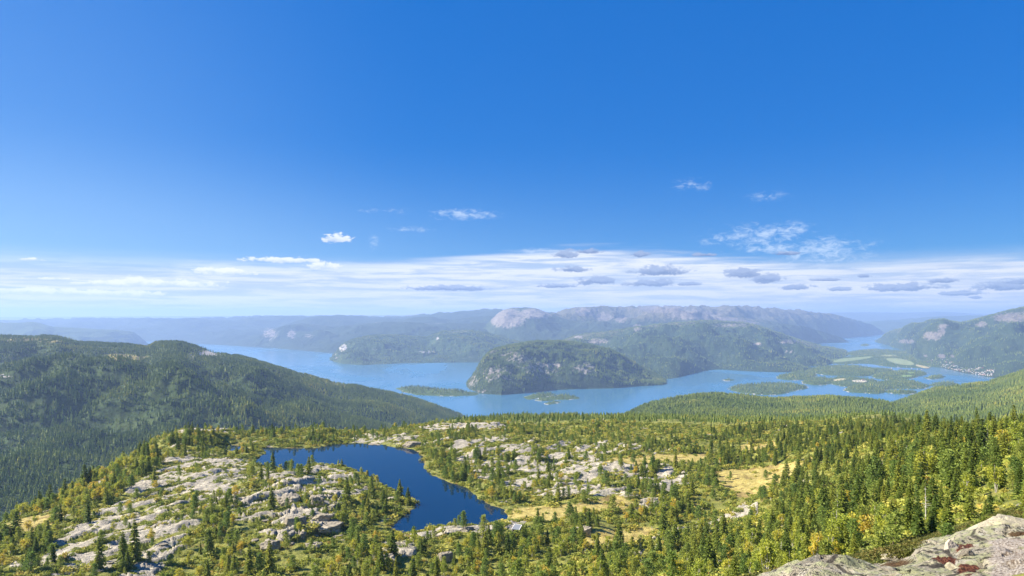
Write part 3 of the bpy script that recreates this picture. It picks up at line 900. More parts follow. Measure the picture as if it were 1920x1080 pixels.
#@@PART2
# ------------------------------------------------------------------ low wooded islands and fields in the delta
ISLANDS = [  # photo outline at lake level, height, depth scale, tree density factor
    ([(1368, 728), (1390, 723), (1440, 719), (1487, 720), (1510, 724), (1507, 729), (1480, 733), (1460, 740), (1423, 740), (1385, 736)], 9, 1.0),
    ([(1453, 708), (1480, 701), (1513, 694), (1533, 703), (1507, 712), (1480, 713)], 10, 1.0), ([(1507, 714), (1533, 707), (1567, 712), (1557, 718), (1533, 723), (1510, 719)], 9, 1.0),
    ([(1583, 734), (1600, 724), (1640, 718), (1680, 713), (1720, 716), (1740, 724), (1723, 729), (1697, 729), (1660, 728), (1657, 737), (1630, 738)], 14, 1.0),
    ([(1553, 711), (1580, 706), (1613, 708), (1642, 713), (1620, 720), (1580, 726), (1560, 718)], 5, .45), ([(1505, 694), (1560, 686), (1600, 686), (1647, 693), (1633, 706), (1580, 705), (1535, 702)], 10, .9),
    ([(1633, 703), (1680, 696), (1720, 696), (1740, 700), (1713, 708), (1680, 713), (1647, 711)], 9, .8), ([(1530, 678), (1580, 670), (1640, 664), (1715, 678), (1750, 690), (1717, 690), (1663, 688), (1633, 681), (1567, 683)], 4, .15),
    ([(1585, 661), (1640, 654), (1720, 662), (1790, 690), (1740, 688), (1640, 672), (1600, 669)], 6, .8), ([(1745, 722), (1770, 717), (1790, 718), (1785, 724), (1760, 726)], 7, 1.0),
    ([(987, 746), (1000, 741), (1020, 738.5), (1037, 738), (1030, 742), (1010, 746), (992, 749)], 5, 1.0), ([(1006, 751), (1020, 745.5), (1040, 744.5), (1060, 741), (1085, 745), (1072, 749), (1040, 749), (1020, 752)], 6, 1.0),
    ([(1024, 756), (1045, 752.5), (1044, 755), (1026, 757.5)], 2.5, .2), ([(745, 729), (767, 724.5), (800, 728), (853, 733), (897, 738), (880, 742), (813, 742), (775, 739)], 12, 1.0),
    ([(1268, 693), (1300, 690), (1305, 697), (1270, 704), (1255, 703)], 9, 1.0), ([(1360, 713), (1366, 711), (1371, 713), (1364, 714.5)], 4, .6), ([(1615, 647), (1626, 645), (1628, 648), (1617, 649)], 5, 1.0),
    ([(1520, 719), (1524, 717), (1530, 720), (1524, 722)], 4, 1), ([(1470, 690), (1510, 688), (1516, 694), (1478, 699)], 8, .9),
    ([(1592, 697), (1630, 692), (1668, 692), (1676, 697), (1640, 700)], 8, .9), ([(1540, 701), (1566, 697), (1588, 699), (1570, 703)], 7, .9), ([(1735, 708), (1760, 703), (1768, 707), (1748, 712)], 6, .9), ([(1662, 734), (1690, 732), (1720, 734), (1700, 739), (1670, 738)], 6, .9)]
FIELDS = [([(1533, 677.5), (1580, 672.5), (1633, 668.5), (1640, 671), (1590, 678), (1560, 681)], (0.17, 0.22, 0.07)), ([(1655, 672), (1690, 673), (1712, 680), (1716, 686), (1680, 684)], (0.20, 0.24, 0.09)),
          ([(1716, 683), (1745, 689), (1740, 691), (1718, 688)], (0.36, 0.31, 0.14)), ([(1560, 712.5), (1582, 709.5), (1590, 713), (1566, 716)], (0.38, 0.33, 0.15)), ([(1596, 713), (1628, 714), (1622, 718), (1600, 718)], (0.42, 0.38, 0.26)),
          ([(1685, 706), (1708, 704), (1712, 706.5), (1690, 709)], (0.18, 0.27, 0.06)), ([(1648, 666.5), (1680, 666), (1682, 668.5), (1655, 669.5)], (0.24, 0.26, 0.09)), ([(1700, 700), (1715, 699), (1716, 701), (1702, 702)], (0.18, 0.27, 0.06))]
M_ISLAND = hill_material('island_cover', (0.055, 0.09, 0.028), tex=4.0, bump=3)
ISLE_P = []
for P, h, dens_ in ISLANDS:
    W_ = smooth_closed(on_plane(P, 0.0), 2)
    W_ = W_ + 0
    x0, y0 = W_.min(0) - 45
    x1, y1 = W_.max(0) + 45
    gx, gy = np.meshgrid(np.linspace(x0, x1, 110), np.linspace(y0, y1, 60))
    sd_ = poly_sd(gx, gy, W_) + 16 + 14 * fbm(gx / 90, gy / 70, 4, 71, .6)
    z_ = np.where(sd_ > 0, h * (1 - np.exp(-sd_ / (h * 4.5))) * (1 + .3 * fbm(gx / 120, gy / 120, 3, 73)) + .4, .2 * sd_)
    rk = (sd_ < 5) * .9 * (sd_ > -2) * (fbm(gx / 40, gy / 40, 2, 75) > .1)
    me = mesh_np('island', np.stack([gx, gy, z_], -1).reshape(-1, 3), grid_faces(*gx.shape), [M_ISLAND], True, {'rock': rk.ravel(), 'open': np.full(rk.size, .3)})
    structure('island', me)
    ISLE_P.append((W_, h, dens_))
FIELD_P = []


def isle_z(x, y):
    z = np.full(np.shape(x), -1.0)
    for W_, h, _ in ISLE_P:
        sd_ = poly_sd(x, y, W_) + 16 + 14 * fbm(x / 90, y / 70, 4, 71, .6)
        z = np.maximum(z, np.where(sd_ > 0, h * (1 - np.exp(-np.maximum(sd_, 0) / (h * 4.5))) * (1 + .3 * fbm(x / 120, y / 120, 3, 73)) + .4, .2 * sd_))
    return z


for P, c in FIELDS:
    W_ = smooth_closed(on_plane(P, 3.0), 2)
    FIELD_P.append(W_)
    ctr = W_.mean(0)
    rings = [W_ * (1 - k) + ctr * k for k in (0.0, .25, .5, .75, .97)]
    V, Fc = [], []
    n = len(W_)
    for k, R in enumerate(rings):
        zz = np.maximum(isle_z(R[:, 0], R[:, 1]), 1.0) + 1.2
        V += [(x, y, z) for (x, y), z in zip(R, zz)]
        if k:
            Fc += [((k - 1) * n + i, (k - 1) * n + (i + 1) % n, k * n + (i + 1) % n, k * n + i) for i in range(n)]
    fm = simple_mat('field_grass', c, .95, .25, .02)
    structure('field', mesh_np('field', V, Fc, [fm]))

# ------------------------------------------------------------------ line of sight table
TP = np.arange(-320, 2640, 8.0)
TYv = np.exp(np.linspace(math.log(12), math.log(20000), 420))
TPX, TYY = np.meshgrid(TP, TYv)
HZ = np.full(TPX.shape, -3.0)
near_rows = TYv < 1400
HZ[near_rows] = CZ - drop_base(TPX[near_rows], TYY[near_rows])
LZ = {}
for nm, L in LAYERS.items():
    zz = L.z(TPX, TYY)
    ok_ = (TPX >= L.px0) & (TPX <= L.px1)
    yc, zc, yf, zf = L.curves(TPX)
    ok_ &= (TYY > yf) & (TYY < yc + L.back)
    HZ = np.where(ok_, np.maximum(HZ, zz), HZ)
SLOPE = np.maximum.accumulate((HZ - CZ) / TYY, axis=0)


def visible(px, Y, ztop, margin=0.0015):
    ci = np.clip(((px + 320) / 8.0).round().astype(int), 0, len(TP) - 1)
    ri = np.clip(np.searchsorted(TYv, Y * 0.97) - 1, 0, len(TYv) - 1)
    return (ztop - CZ) / Y > SLOPE[ri, ci] - margin


def surf_z(px, Y):
    ci = np.clip(((px + 320) / 8.0).round().astype(int), 0, len(TP) - 1)
    ri = np.clip(np.searchsorted(TYv, Y), 0, len(TYv) - 1)
    return HZ[ri, ci]


# ------------------------------------------------------------------ plants: one crown and one trunk mesh per variant
def quads_mesh(name, C_, A_, B_, mat):
    """leaf quads with centres C and half-axes A, B"""
    n = len(C_)
    V = np.stack([C_ - A_ - B_ * .35, C_ + A_ - B_ * .35, C_ + A_ * .45 + B_, C_ - A_ * .45 + B_], 1).reshape(-1, 3)
    return mesh_np(name, V, np.arange(4 * n).reshape(n, 4), [mat], False)


def tube(pts, rad, sides=6):
    V, Fc = [], []
    pts = [Vector(p) for p in pts]
    for i, p in enumerate(pts):
        d = (pts[min(i + 1, len(pts) - 1)] - pts[max(i - 1, 0)]).normalized()
        a = d.orthogonal().normalized()
        b = d.cross(a)
        for k in range(sides):
            t = 2 * math.pi * k / sides
            V.append(tuple(p + (a * math.cos(t) + b * math.sin(t)) * rad[i]))
        if i:
            for k in range(sides):
                Fc.append(((i - 1) * sides + k, (i - 1) * sides + (k + 1) % sides, i * sides + (k + 1) % sides, i * sides + k))
    return V, Fc


def tubes_mesh(name, tubes_, mat):
    V, Fc = [], []
    for pts, rad, s in tubes_:
        v, f = tube(pts, rad, s)
        o = len(V)
        V += v
        Fc += [tuple(i + o for i in q) for q in f]
    return mesh_np(name, V, Fc, [mat])


def rvec(r, n):
    v = r.normal(size=(n, 3))
    return v / np.linalg.norm(v, axis=1)[:, None]


def spruce_mesh(seed, h=9.0, levels=24, br=8, seg=7, slim=0.19, gaps=0.12):
    r = np.random.default_rng(seed)
    C_, A_, B_ = [], [], []
    for i in range(levels):
        f = 0.05 + 0.93 * (i + r.uniform(-.3, .3)) / levels
        R = h * slim * (1 - f) ** .85 + .06
        R *= r.uniform(.78, 1.15)
        for k in range(br):
            if r.random() < gaps:
                continue
            a = 2 * math.pi * (k + r.uniform(-.4, .4)) / br + i * .7
            L = R * r.uniform(.7, 1.2)
            out = np.array([math.cos(a), math.sin(a), 0])
            side = np.array([-math.sin(a), math.cos(a), 0])
            droop = -.35 * (1 - f) + .25 * f
            for s in range(seg):
                q = (s + .6) / seg
                p = out * L * q + np.array([0, 0, h * f + L * (droop * q - .12 * q * q)])
                p = p + side * L * .22 * q * r.uniform(-1, 1) + np.array([0, 0, r.uniform(-.08, .05)])
                w = (.10 + .11 * (1 - f)) * h / 9 * r.uniform(.8, 1.3)
                dirv = out * 1.0 + side * r.uniform(-.9, .9) + np.array([0, 0, -.5 + .5 * f + r.uniform(-.35, .25)])
                dirv /= np.linalg.norm(dirv)
                nv = np.cross(dirv, r.normal(size=3))
                nv /= np.linalg.norm(nv) + 1e-9
                C_.append(p)
                A_.append(nv * w)
                B_.append(dirv * w * 1.9)
    for k in range(10):
        C_.append(np.array([r.normal() * .04, r.normal() * .04, h * (.95 + .045 * k / 10)]))
        d = rvec(r, 1)[0] * .5 + np.array([0, 0, .8])
        A_.append(rvec(r, 1)[0] * .06)
        B_.append(d * .14)
    crown = quads_mesh('spruce_crown', np.array(C_), np.array(A_), np.array(B_), M_SPRUCE)
    trunk = tubes_mesh('spruce_trunk', [([(0, 0, -.4), (0, 0, h * .4), (0, 0, h * .97)], [.013 * h, .009 * h, .003 * h], 7)], M_BARK)
    return crown, trunk


def clump_tree(seed, h, kind):
    r = np.random.default_rng(seed)
    C_, A_, B_ = [], [], []
    limbs = []
    lean = r.normal(size=2) * .03 * h
    if kind == 'pine':
        n, mat, bark = 17, M_PINE, M_BARK
        for i in range(n):
            f = .22 + .76 * (i + r.random() * .6) / n
            env = h * .21 * (1.15 - f) ** .7 * (1 if f > .3 else .75)
            a = i * 2.4 + r.uniform(-.5, .5)
            d = env * r.uniform(.35, .95) if f < .93 else 0
            c = np.array([math.cos(a) * d + lean[0] * f, math.sin(a) * d + lean[1] * f, h * f])
            R = h * .105 * r.uniform(.75, 1.2) * (1.15 - f * .5)
            limbs.append(([(lean[0] * f * .8, lean[1] * f * .8, h * (f - .09)), tuple(c)], [.006 * h, .002 * h], 4))
            m = 60
            v = rvec(r, m)
            p = c + v * (r.random((m, 1)) ** .4) * np.array([R * 1.25, R * 1.25, R * .8])
            dv = v * .8 + np.array([0, 0, .55]) + r.normal(size=(m, 3)) * .35
            dv /= np.linalg.norm(dv, axis=1)[:, None]
            nv = np.cross(dv, rvec(r, m))
            nv /= np.linalg.norm(nv, axis=1)[:, None] + 1e-9
            w = h * .012 * r.uniform(.8, 1.4, (m, 1))
            C_.append(p)
            A_.append(nv * w)
            B_.append(dv * w * 2.6)
    else:
        n, mat, bark = 24, M_BIRCH, M_BIRCHBARK
        for i in range(n):
            v0 = rvec(r, 1)[0]
            rr = r.random() ** .45
            c = np.array([v0[0] * h * .26 * rr, v0[1] * h * .26 * rr, h * (.60 + v0[2] * .36 * rr)])
            c[:2] *= 1.15 - .5 * c[2] / h
            R = h * .10 * r.uniform(.7, 1.25)
            if i % 2 == 0:
                limbs.append(([(0, 0, max(c[2] - h * .3, h * .12)), (c[0] * .5, c[1] * .5, c[2] - h * .1), tuple(c)], [.008 * h, .005 * h, .002 * h], 4))
            m = 42
            v = rvec(r, m)
            p = c + v * (r.random((m, 1)) ** .45) * R * np.array([1.1, 1.1, .9])
            dv = rvec(r, m)
            nv = np.cross(dv, rvec(r, m))
            nv /= np.linalg.norm(nv, axis=1)[:, None] + 1e-9
            w = h * .017 * r.uniform(.7, 1.4, (m, 1))
            C_.append(p)
            A_.append(nv * w)
            B_.append(dv * w * 1.3)
    crown = quads_mesh(kind + '_crown', np.concatenate(C_), np.concatenate(A_), np.concatenate(B_), mat)
    tr = [([(0, 0, -.4), (lean[0] * .4, lean[1] * .4, h * .4), (lean[0], lean[1], h * .93)], [.016 * h, .011 * h, .003 * h], 6)] + limbs
    if kind == 'birch':
        for k in range(2):
            a = r.uniform(0, 6.28)
            tr.append(([(0, 0, -.3), (math.cos(a) * h * .08, math.sin(a) * h * .08, h * .3), (math.cos(a) * h * .15, math.sin(a) * h * .15, h * .7)], [.011 * h, .008 * h, .002 * h], 5))
    trunk = tubes_mesh(kind + '_trunk', tr, bark)
    return crown, trunk


def shrub_mesh(seed, mat, m=110, k=1.0):
    r = np.random.default_rng(seed)
    v = rvec(r, m)
    v[:, 2] = np.abs(v[:, 2])
    p = v * (r.random((m, 1)) ** .4) * np.array([.62, .62, .5])
    p += np.array([.25, .1, 0]) * np.sign(r.normal(size=(m, 1))) * r.random((m, 1))
    dv = rvec(r, m) + v * .5
    dv /= np.linalg.norm(dv, axis=1)[:, None]
    nv = np.cross(dv, rvec(r, m))
    nv /= np.linalg.norm(nv, axis=1)[:, None] + 1e-9
    w = r.uniform(.05, .11, (m, 1)) * k
    return quads_mesh('shrub_leaves', p, nv * w, dv * w * 1.5, mat)


def far_tree_mesh(seed, h=12.0, slim=.17, mat=None):
    """small conifer for distant woods: ragged tiers"""
    r = np.random.default_rng(seed)
    V, Fc = [], []
    tiers = 6
    for i in range(tiers):
        z0 = h * (.06 + .86 * i / tiers)
        z1 = z0 + h * .30
        R = h * slim * (1 - i / tiers) ** .8 * r.uniform(.85, 1.15) + .15
        n = 9
        apex = len(V)
        V.append((r.normal() * .1, r.normal() * .1, min(z1, h)))
        b = len(V)
        for k in range(n):
            a = 2 * math.pi * (k + r.uniform(-.3, .3)) / n
            q = R * (r.uniform(.45, .75) if k % 2 else r.uniform(.9, 1.25))
            V.append((math.cos(a) * q, math.sin(a) * q, z0 - q * .15 + r.uniform(-.3, .3)))
        for k in range(n):
            if r.random() < .9:
                Fc.append((apex, b + k, b + (k + 1) % n))
    return mesh_np('far_conifer', V, Fc, [mat or M_FAR], False)


def joined(crown, trunk, name):
    me = bpy.data.meshes.new(name)
    bm = bmesh.new()
    bm.from_mesh(crown)
    n0 = len(bm.faces)
    bm.from_mesh(trunk)
    bm.faces.ensure_lookup_table()
    for f in bm.faces[n0:]:
        f.material_index = 1
    bm.to_mesh(me)
    bm.free()
    me.materials.append(crown.materials[0])
    me.materials.append(trunk.materials[0])
    return me


KINDS = {}
KINDS['spruce'] = [(9.0, *spruce_mesh(s, 9.0, slim=sl)) for s, sl in ((1, .19), (2, .23), (3, .17), (4, .26))]
KINDS['pine'] = [(6.0, *clump_tree(s, 6.0, 'pine')) for s in (11, 12, 13, 14)]
KINDS['birch'] = [(6.0, *clump_tree(s, 6.0, 'birch')) for s in (21, 22, 23, 24)]
JOIN = {k: [joined(c, t, k + '_tree') for (_, c, t) in v] for k, v in KINDS.items()}
FARV = [far_tree_mesh(s, 12.0, sl) for s, sl in ((31, .15), (32, .18), (33, .21), (34, .13), (35, .24))]
SHRUBV = [shrub_mesh(s, M_SHRUB) for s in (41, 42, 43)]


def scatter(name, meshes, X, Y, Z, S, label, cat):
    """one uncountable mass: instanced copies of a few meshes on points"""
    pc = bpy.data.collections.new(name + '_kinds')
    for i, me in enumerate(meshes):
        o = bpy.data.objects.new(f"{name}_kind", me)
        pc.objects.link(o)
    n = len(X)
    r = np.random.default_rng(n + 5)
    me = mesh_np(name, np.stack([X, Y, Z], 1), np.zeros((0, 3)), [], True, {'size': S, 'turn': r.uniform(0, 6.283, n), 'wide': r.uniform(.8, 1.3, n), 'lean': r.normal(0, .045, n), 'pick': r.integers(0, len(meshes), n)})
    o = bpy.data.objects.new(name, me)
    link(o)
    tag(o, label, cat, None, 'stuff')
    g = bpy.data.node_groups.new(name + '_scatter', 'GeometryNodeTree')
    g.interface.new_socket('Geometry', in_out='INPUT', socket_type='NodeSocketGeometry')
    g.interface.new_socket('Geometry', in_out='OUTPUT', socket_type='NodeSocketGeometry')
    N, Lk = g.nodes, g.links
    gi, go = N.new('NodeGroupInput'), N.new('NodeGroupOutput')
    m2p = N.new('GeometryNodeMeshToPoints')
    ci = N.new('GeometryNodeCollectionInfo')
    ci.inputs['Collection'].default_value = pc
    ci.inputs['Separate Children'].default_value = True
    ci.inputs['Reset Children'].default_value = True
    iop = N.new('GeometryNodeInstanceOnPoints')
    iop.inputs['Pick Instance'].default_value = True

    def na(nm):
        a = N.new('GeometryNodeInputNamedAttribute')
        a.data_type = 'FLOAT'
        a.inputs['Name'].default_value = nm
        return a.outputs[0]
    cx = N.new('ShaderNodeCombineXYZ')
    Lk.new(na('turn'), cx.inputs[2])
    Lk.new(na('lean'), cx.inputs[0])
    sv = N.new('ShaderNodeCombineXYZ')
    mw = N.new('ShaderNodeMath')
    mw.operation = 'MULTIPLY'
    Lk.new(na('size'), mw.inputs[0])
    Lk.new(na('wide'), mw.inputs[1])
    Lk.new(mw.outputs[0], sv.inputs[0])
    Lk.new(mw.outputs[0], sv.inputs[1])
    Lk.new(na('size'), sv.inputs[2])
    Lk.new(gi.outputs[0], m2p.inputs['Mesh'])
    Lk.new(m2p.outputs[0], iop.inputs['Points'])
    Lk.new(ci.outputs[0], iop.inputs['Instance'])
    Lk.new(na('pick'), iop.inputs['Instance Index'])
    Lk.new(cx.outputs[0], iop.inputs['Rotation'])
    Lk.new(sv.outputs[0], iop.inputs['Scale'])
    Lk.new(iop.outputs[0], go.inputs[0])
    md = o.modifiers.new('scatter', 'NODES')
    md.node_group = g
    return o


# ------------------------------------------------------------------ far woods
def layer_wood(name, L, n, smin, smax, label, keep=None, clear=None):
    """trees spread evenly over a hillside, thinned by clearings"""
    px = rng.uniform(max(L.px0, -200), min(L.px1, 2120), n * 3)
    yc, zc, yf, zf = L.curves(px)
    t = rng.uniform(-.12, 1.12, n * 3)
    Y = np.where(t < 1, yf + (yc - yf) * t, yc + (t - 1) * L.back)
    wgt = Y * np.maximum(yc - yf, 1)
    z = L.z(px, Y)
    X = (px - 960) / F * Y
    py = HPY - (z - CZ) / Y * F
    p = wgt / np.quantile(wgt, .97)
    p = p * (.45 + 1.1 * sstep(fbm(X / 150, Y / 150, 5, 61, .6), -.38, .20))
    if clear is not None:
        p = p * (1 - clear(px, py))
    ok_ = (rng.random(n * 3) < p) & (z > 0.6) & (z >= surf_z(px, Y) - 9)
    s = rng.uniform(smin, smax, n * 3) / 12.0
    ok_ &= visible(px, Y, z + 12 * s)
    idx = np.nonzero(ok_)[0][:n]
    big = 1 + .35 * fbm(X[idx] / 200, Y[idx] / 200, 3, 63)
    scatter(name, FARV, X[idx], Y[idx], z[idx] - .3, s[idx] * np.clip(big, .6, 1.5), label, 'forest')
    print(name, len(idx))


def clear_left(px, py):
    r, o = m_left(px, py, None, None, None, None)
    return np.clip(r * 1.2 + (o - .15) * .8, 0, .95)


def clear_isle(px, py):
    r, _ = m_isle(px, py, None, None, None, np.zeros(px.shape))
    return np.clip(r * 1.15, 0, .85)


layer_wood('hillside_forest', LAYERS['forested_hill'], 62000, 6, 11.5, 'dense blue-green conifer forest covering the large hill left of the lake', None, clear_left)
layer_wood('ridge_forest', LAYERS['wooded_ridge'], 26000, 8, 15, 'conifer forest covering the low ridge between the plateau and the lake')
layer_wood('slope_forest', LAYERS['pine_ridge'], 20000, 8, 14, 'conifer forest on the slope falling to the lake at the right edge')
layer_wood('island_forest', LAYERS['island_hill'], 14000, 8, 15, 'dark trees between the bare rock bands of the steep lake hill', None, clear_isle)
layer_wood('headland_forest', LAYERS['wooded_headland'], 6000, 11, 19, 'hazy forest on the headland across the lake')
layer_wood('shoulder_forest', LAYERS['valley_shoulder'], 9000, 10, 18, 'hazy forest on the broad slope behind the steep lake hill')
layer_wood('valley_forest', LAYERS['valley_mountain'], 9000, 10, 18, 'hazy forest on the mountainside above the lakeside village', None, lambda px, py: np.clip(m_right(px, py, None, None, None, np.zeros(px.shape))[0], 0, .9) + .7 * ((px > 1735) & (px < 1870) & (py > 683)))
IX, IY, IZ = [], [], []
for W_, h, d_ in ISLE_P:
    lo, hi = W_.min(0), W_.max(0)
    n = int((hi - lo).prod() * .006 * d_)
    x, y = rng.uniform(lo[0], hi[0], n), rng.uniform(lo[1], hi[1], n)
    ok_ = (poly_sd(x, y, W_) > -4) & (fbm(x / 60, y / 60, 3, 81) > (-.25 if d_ > .5 else .05))
    for Fp in FIELD_P:
        ok_ &= poly_sd(x, y, Fp) < 2
    x, y = x[ok_], y[ok_]
    IX.append(x)
    IY.append(y)
    IZ.append(isle_z(x, y) - .3)
IX, IY, IZ = np.concatenate(IX), np.concatenate(IY), np.concatenate(IZ)
print('islands', len(IX))
scatter('islet_forest', FARV, IX, IY, IZ, rng.uniform(8, 15, len(IX)) / 12, 'woods covering the low islands and peninsulas in the lake', 'forest')

# ------------------------------------------------------------------ trees of the plateau and the right-hand slope
def P_in(px, py, P, soft=8.0):
    return sstep(poly_sd(px, py, P), -soft, soft)


BELT = [(-40, 968), (60, 925), (170, 880), (250, 838), (330, 806), (430, 800), (430, 812), (400, 842), (330, 862), (290, 885), (215, 940), (140, 980), (60, 1000), (-40, 1030)]
FARSHORE = [(430, 800), (640, 798), (760, 800), (760, 818), (640, 830), (480, 836), (420, 832)]
EAST = [(795, 842), (850, 850), (900, 880), (960, 935), (950, 955), (900, 935), (830, 905), (795, 880)]
CENTRE = [(800, 800), (1000, 800), (1330, 815), (1330, 1000), (1000, 1000), (940, 950), (800, 860)]
BOTTOM = [(420, 1045), (620, 1025), (720, 1000), (980, 1005), (1240, 1035), (1400, 1000), (1500, 1000), (1480, 1090), (380, 1090)]
RIGHTW = [(1330, 810), (1700, 790), (2200, 700), (2200, 1100), (1440, 1100), (1440, 985), (1500, 940), (1560, 905), (1480, 880), (1330, 880)]
CLUMPS = [[(180, 1000), (240, 985), (285, 990), (290, 1060), (170, 1075)], [(145, 950), (195, 945), (200, 985), (150, 990)], [(340, 1000), (380, 990), (470, 1050), (390, 1090), (330, 1080)], [(350, 940), (430, 915), (460, 960), (400, 1010)],
          [(560, 940), (620, 940), (660, 985), (600, 990)], [(520, 855), (560, 870), (540, 900), (490, 900)], [(0, 1000), (120, 985), (120, 1060), (0, 1090)], [(1080, 985), (1180, 960), (1290, 960), (1290, 1000), (1150, 1015), (1060, 1015)],
          [(1240, 930), (1330, 905), (1350, 960), (1260, 970)], [(1080, 865), (1200, 840), (1320, 835), (1330, 860), (1200, 868)], [(690, 915), (775, 940), (770, 968), (690, 985)], [(640, 900), (700, 912), (690, 960), (640, 950)]]

NC = 169000
cY = np.sqrt(rng.uniform(14 ** 2, 1150 ** 2, NC))
cpx = 960 + rng.uniform(-.95, 1.25, NC) * F
c0 = CZ - drop_base(cpx, cY)
vis0 = visible(cpx, cY, c0 + 9, .003)
cpx, cY = cpx[vis0], cY[vis0]
# densify where it is near: second pass within 480 m
NC2 = 101000
cY2 = np.sqrt(rng.uniform(14 ** 2, 480 ** 2, NC2))
cpx2 = 960 + rng.uniform(-.95, 1.25, NC2) * F
v2 = visible(cpx2, cY2, CZ - drop_base(cpx2, cY2) + 9, .003)
cpx2, cY2 = cpx2[v2], cY2[v2]
area_far = 2.2 * .5 * (1150 ** 2) / NC
area_near = 1 / (1 / area_far + NC2 / (2.2 * .5 * 480 ** 2))
cpx, cY = np.concatenate([cpx, cpx2]), np.concatenate([cY, cY2])
carea = np.where(cY < 480, area_near, area_far)
cz, crock, cbog, cshore, csd = ground_fields(cpx, cY)
cpy = HPY - (cz - CZ) / cY * F
cX = (cpx - 960) / F * cY
clum = fbm(cX / 22, cY / 22, 3, 91)
clum2 = fbm(cX / 60, cY / 60, 3, 93)
far_ = cY > 450
dS = np.full(cX.shape, .0015)
dP = np.full(cX.shape, .010)
dB = np.full(cX.shape, .009)


def addz(w, s, p, b):
    global dS, dP, dB
    dS, dP, dB = dS * (1 - w) + w * s, dP * (1 - w) + w * p, dB * (1 - w) + w * b


addz(P_in(cpx, cpy, CENTRE), .004, .034, .018)
addz(P_in(cpx, cpy, BOTTOM), .014, .026, .030)
addz(P_in(cpx, cpy, RIGHTW), .030, .022, .013)
addz(P_in(cpx, cpy, BELT), .014, .022, .070)
addz(P_in(cpx, cpy, FARSHORE), .006, .045, .026)
addz(P_in(cpx, cpy, EAST), .006, .055, .032)
for q in CLUMPS:
    addz(P_in(cpx, cpy, q), .012, .032, .030)
steep = sstep(cpx, 1440, 1560) * (cY < 330)
addz(steep, .052, .018, .013)
addz(sstep(cY, 430, 520), .022, .024, .005)
addz(sstep(430 - cpx, 0, 80) * (cpy < 1000) * (cY > 300) * sstep(csd, -400, -60), .02, .02, .02)
mod = .35 + 1.3 * sstep(clum, -.35, .45)
dense = np.maximum(steep, sstep(cY, 430, 520))
mod = mod * (1 - dense) + dense * (.75 + .5 * sstep(clum2, -.4, .3))
kill = np.where(csd > -0.9, 0, 1) * (1 - .97 * cbog) * (1 - .93 * crock)
hut_gap = 1 - ell(cpx, cpy, 968, 994, 22, 20).clip(0, .3) / .3
open_fg = np.where((cpx > 1400) & (cY < 22), 0, 1) * np.where((cY < 60) & (cpx < 1480), .25, 1)
mod = mod * kill * hut_gap * open_fg
u_ = rng.random(cX.shape)
tot = (dS + dP + dB) * mod * carea
acc = u_ < tot
sel = rng.random(cX.shape) * (dS + dP + dB)
ksel = np.where(sel < dS, 0, np.where(sel < dS + dP, 1, 2))
hh = np.where(ksel == 0, rng.uniform(3.6, 9.6, cX.shape), np.where(ksel == 1, rng.uniform(2.2, 6.6, cX.shape), rng.uniform(2.0, 5.6, cX.shape)))
hh *= np.where(dense > .5, 1.08, np.where(P_in(cpx, cpy, BELT) > .5, 1.05, .92))
hh = np.where(cY < 170, np.minimum(hh, np.maximum(rng.uniform(38, 84, cX.shape) * cY / F, 1.1)), hh)
hh = np.where((cpx > 1500) & (cY > 150) & (cY < 330), hh * .62, hh)
hh *= np.where(cY > 440, .62, np.where(cY > 330, .74, 1.0))
hh *= .55 + .55 * np.sqrt(rng.random(cX.shape))
T_px, T_Y, T_X, T_z, T_py, T_k, T_h = (a[acc] for a in (cpx, cY, cX, cz, cpy, ksel, hh))
# trees one can point to in the photo: column, foot row, height in photo pixels, depth, kind
NOTE = [(587, 876, 26, None, 1), (1722, 806, 42, 215, 0), (1738, 806, 48, 205, 0), (1755, 808, 36, 210, 0), (1700, 812, 34, 230, 0), (230, 1068, 70, None, 0), (252, 1060, 84, None, 0), (186, 1072, 62, None, 0), (165, 985, 42, None, 0), (660, 1012, 44, None, 1),
        (905, 1010, 42, None, 1), (930, 1016, 40, None, 1), (960, 1024, 26, None, 1), (870, 1000, 36, None, 1), (1885, 800, 42, 170, 2), (1860, 812, 36, 165, 2), (1640, 968, 40, 90, 2), (1500, 985, 55, 115, 2)]
for (a, b, hp, Yg, k) in NOTE:
    if Yg is None:
        Ys = np.linspace(100, 430, 400)
        zz = CZ - drop_base(np.full(400, float(a)), Ys)
        rows = HPY - (zz - CZ) / Ys * F
        Yg = float(Ys[np.argmin(np.abs(rows - b))])
    zg = float(ground_fields(np.array([float(a)]), np.array([float(Yg)]))[0][0])
    T_px, T_Y, T_X, T_z, T_py = np.append(T_px, a), np.append(T_Y, Yg), np.append(T_X, (a - 960) / F * Yg), np.append(T_z, zg), np.append(T_py, HPY - (zg - CZ) / Yg * F)
    T_k, T_h = np.append(T_k, k), np.append(T_h, hp * Yg / F)
vis = visible(T_px, T_Y, T_z + T_h, .002) & (T_Y > 0)
T_px, T_Y, T_X, T_z, T_py, T_k, T_h = (a[vis] for a in (T_px, T_Y, T_X, T_z, T_py, T_k, T_h))
print('plateau trees', [(int((T_k == k).sum())) for k in range(3)])
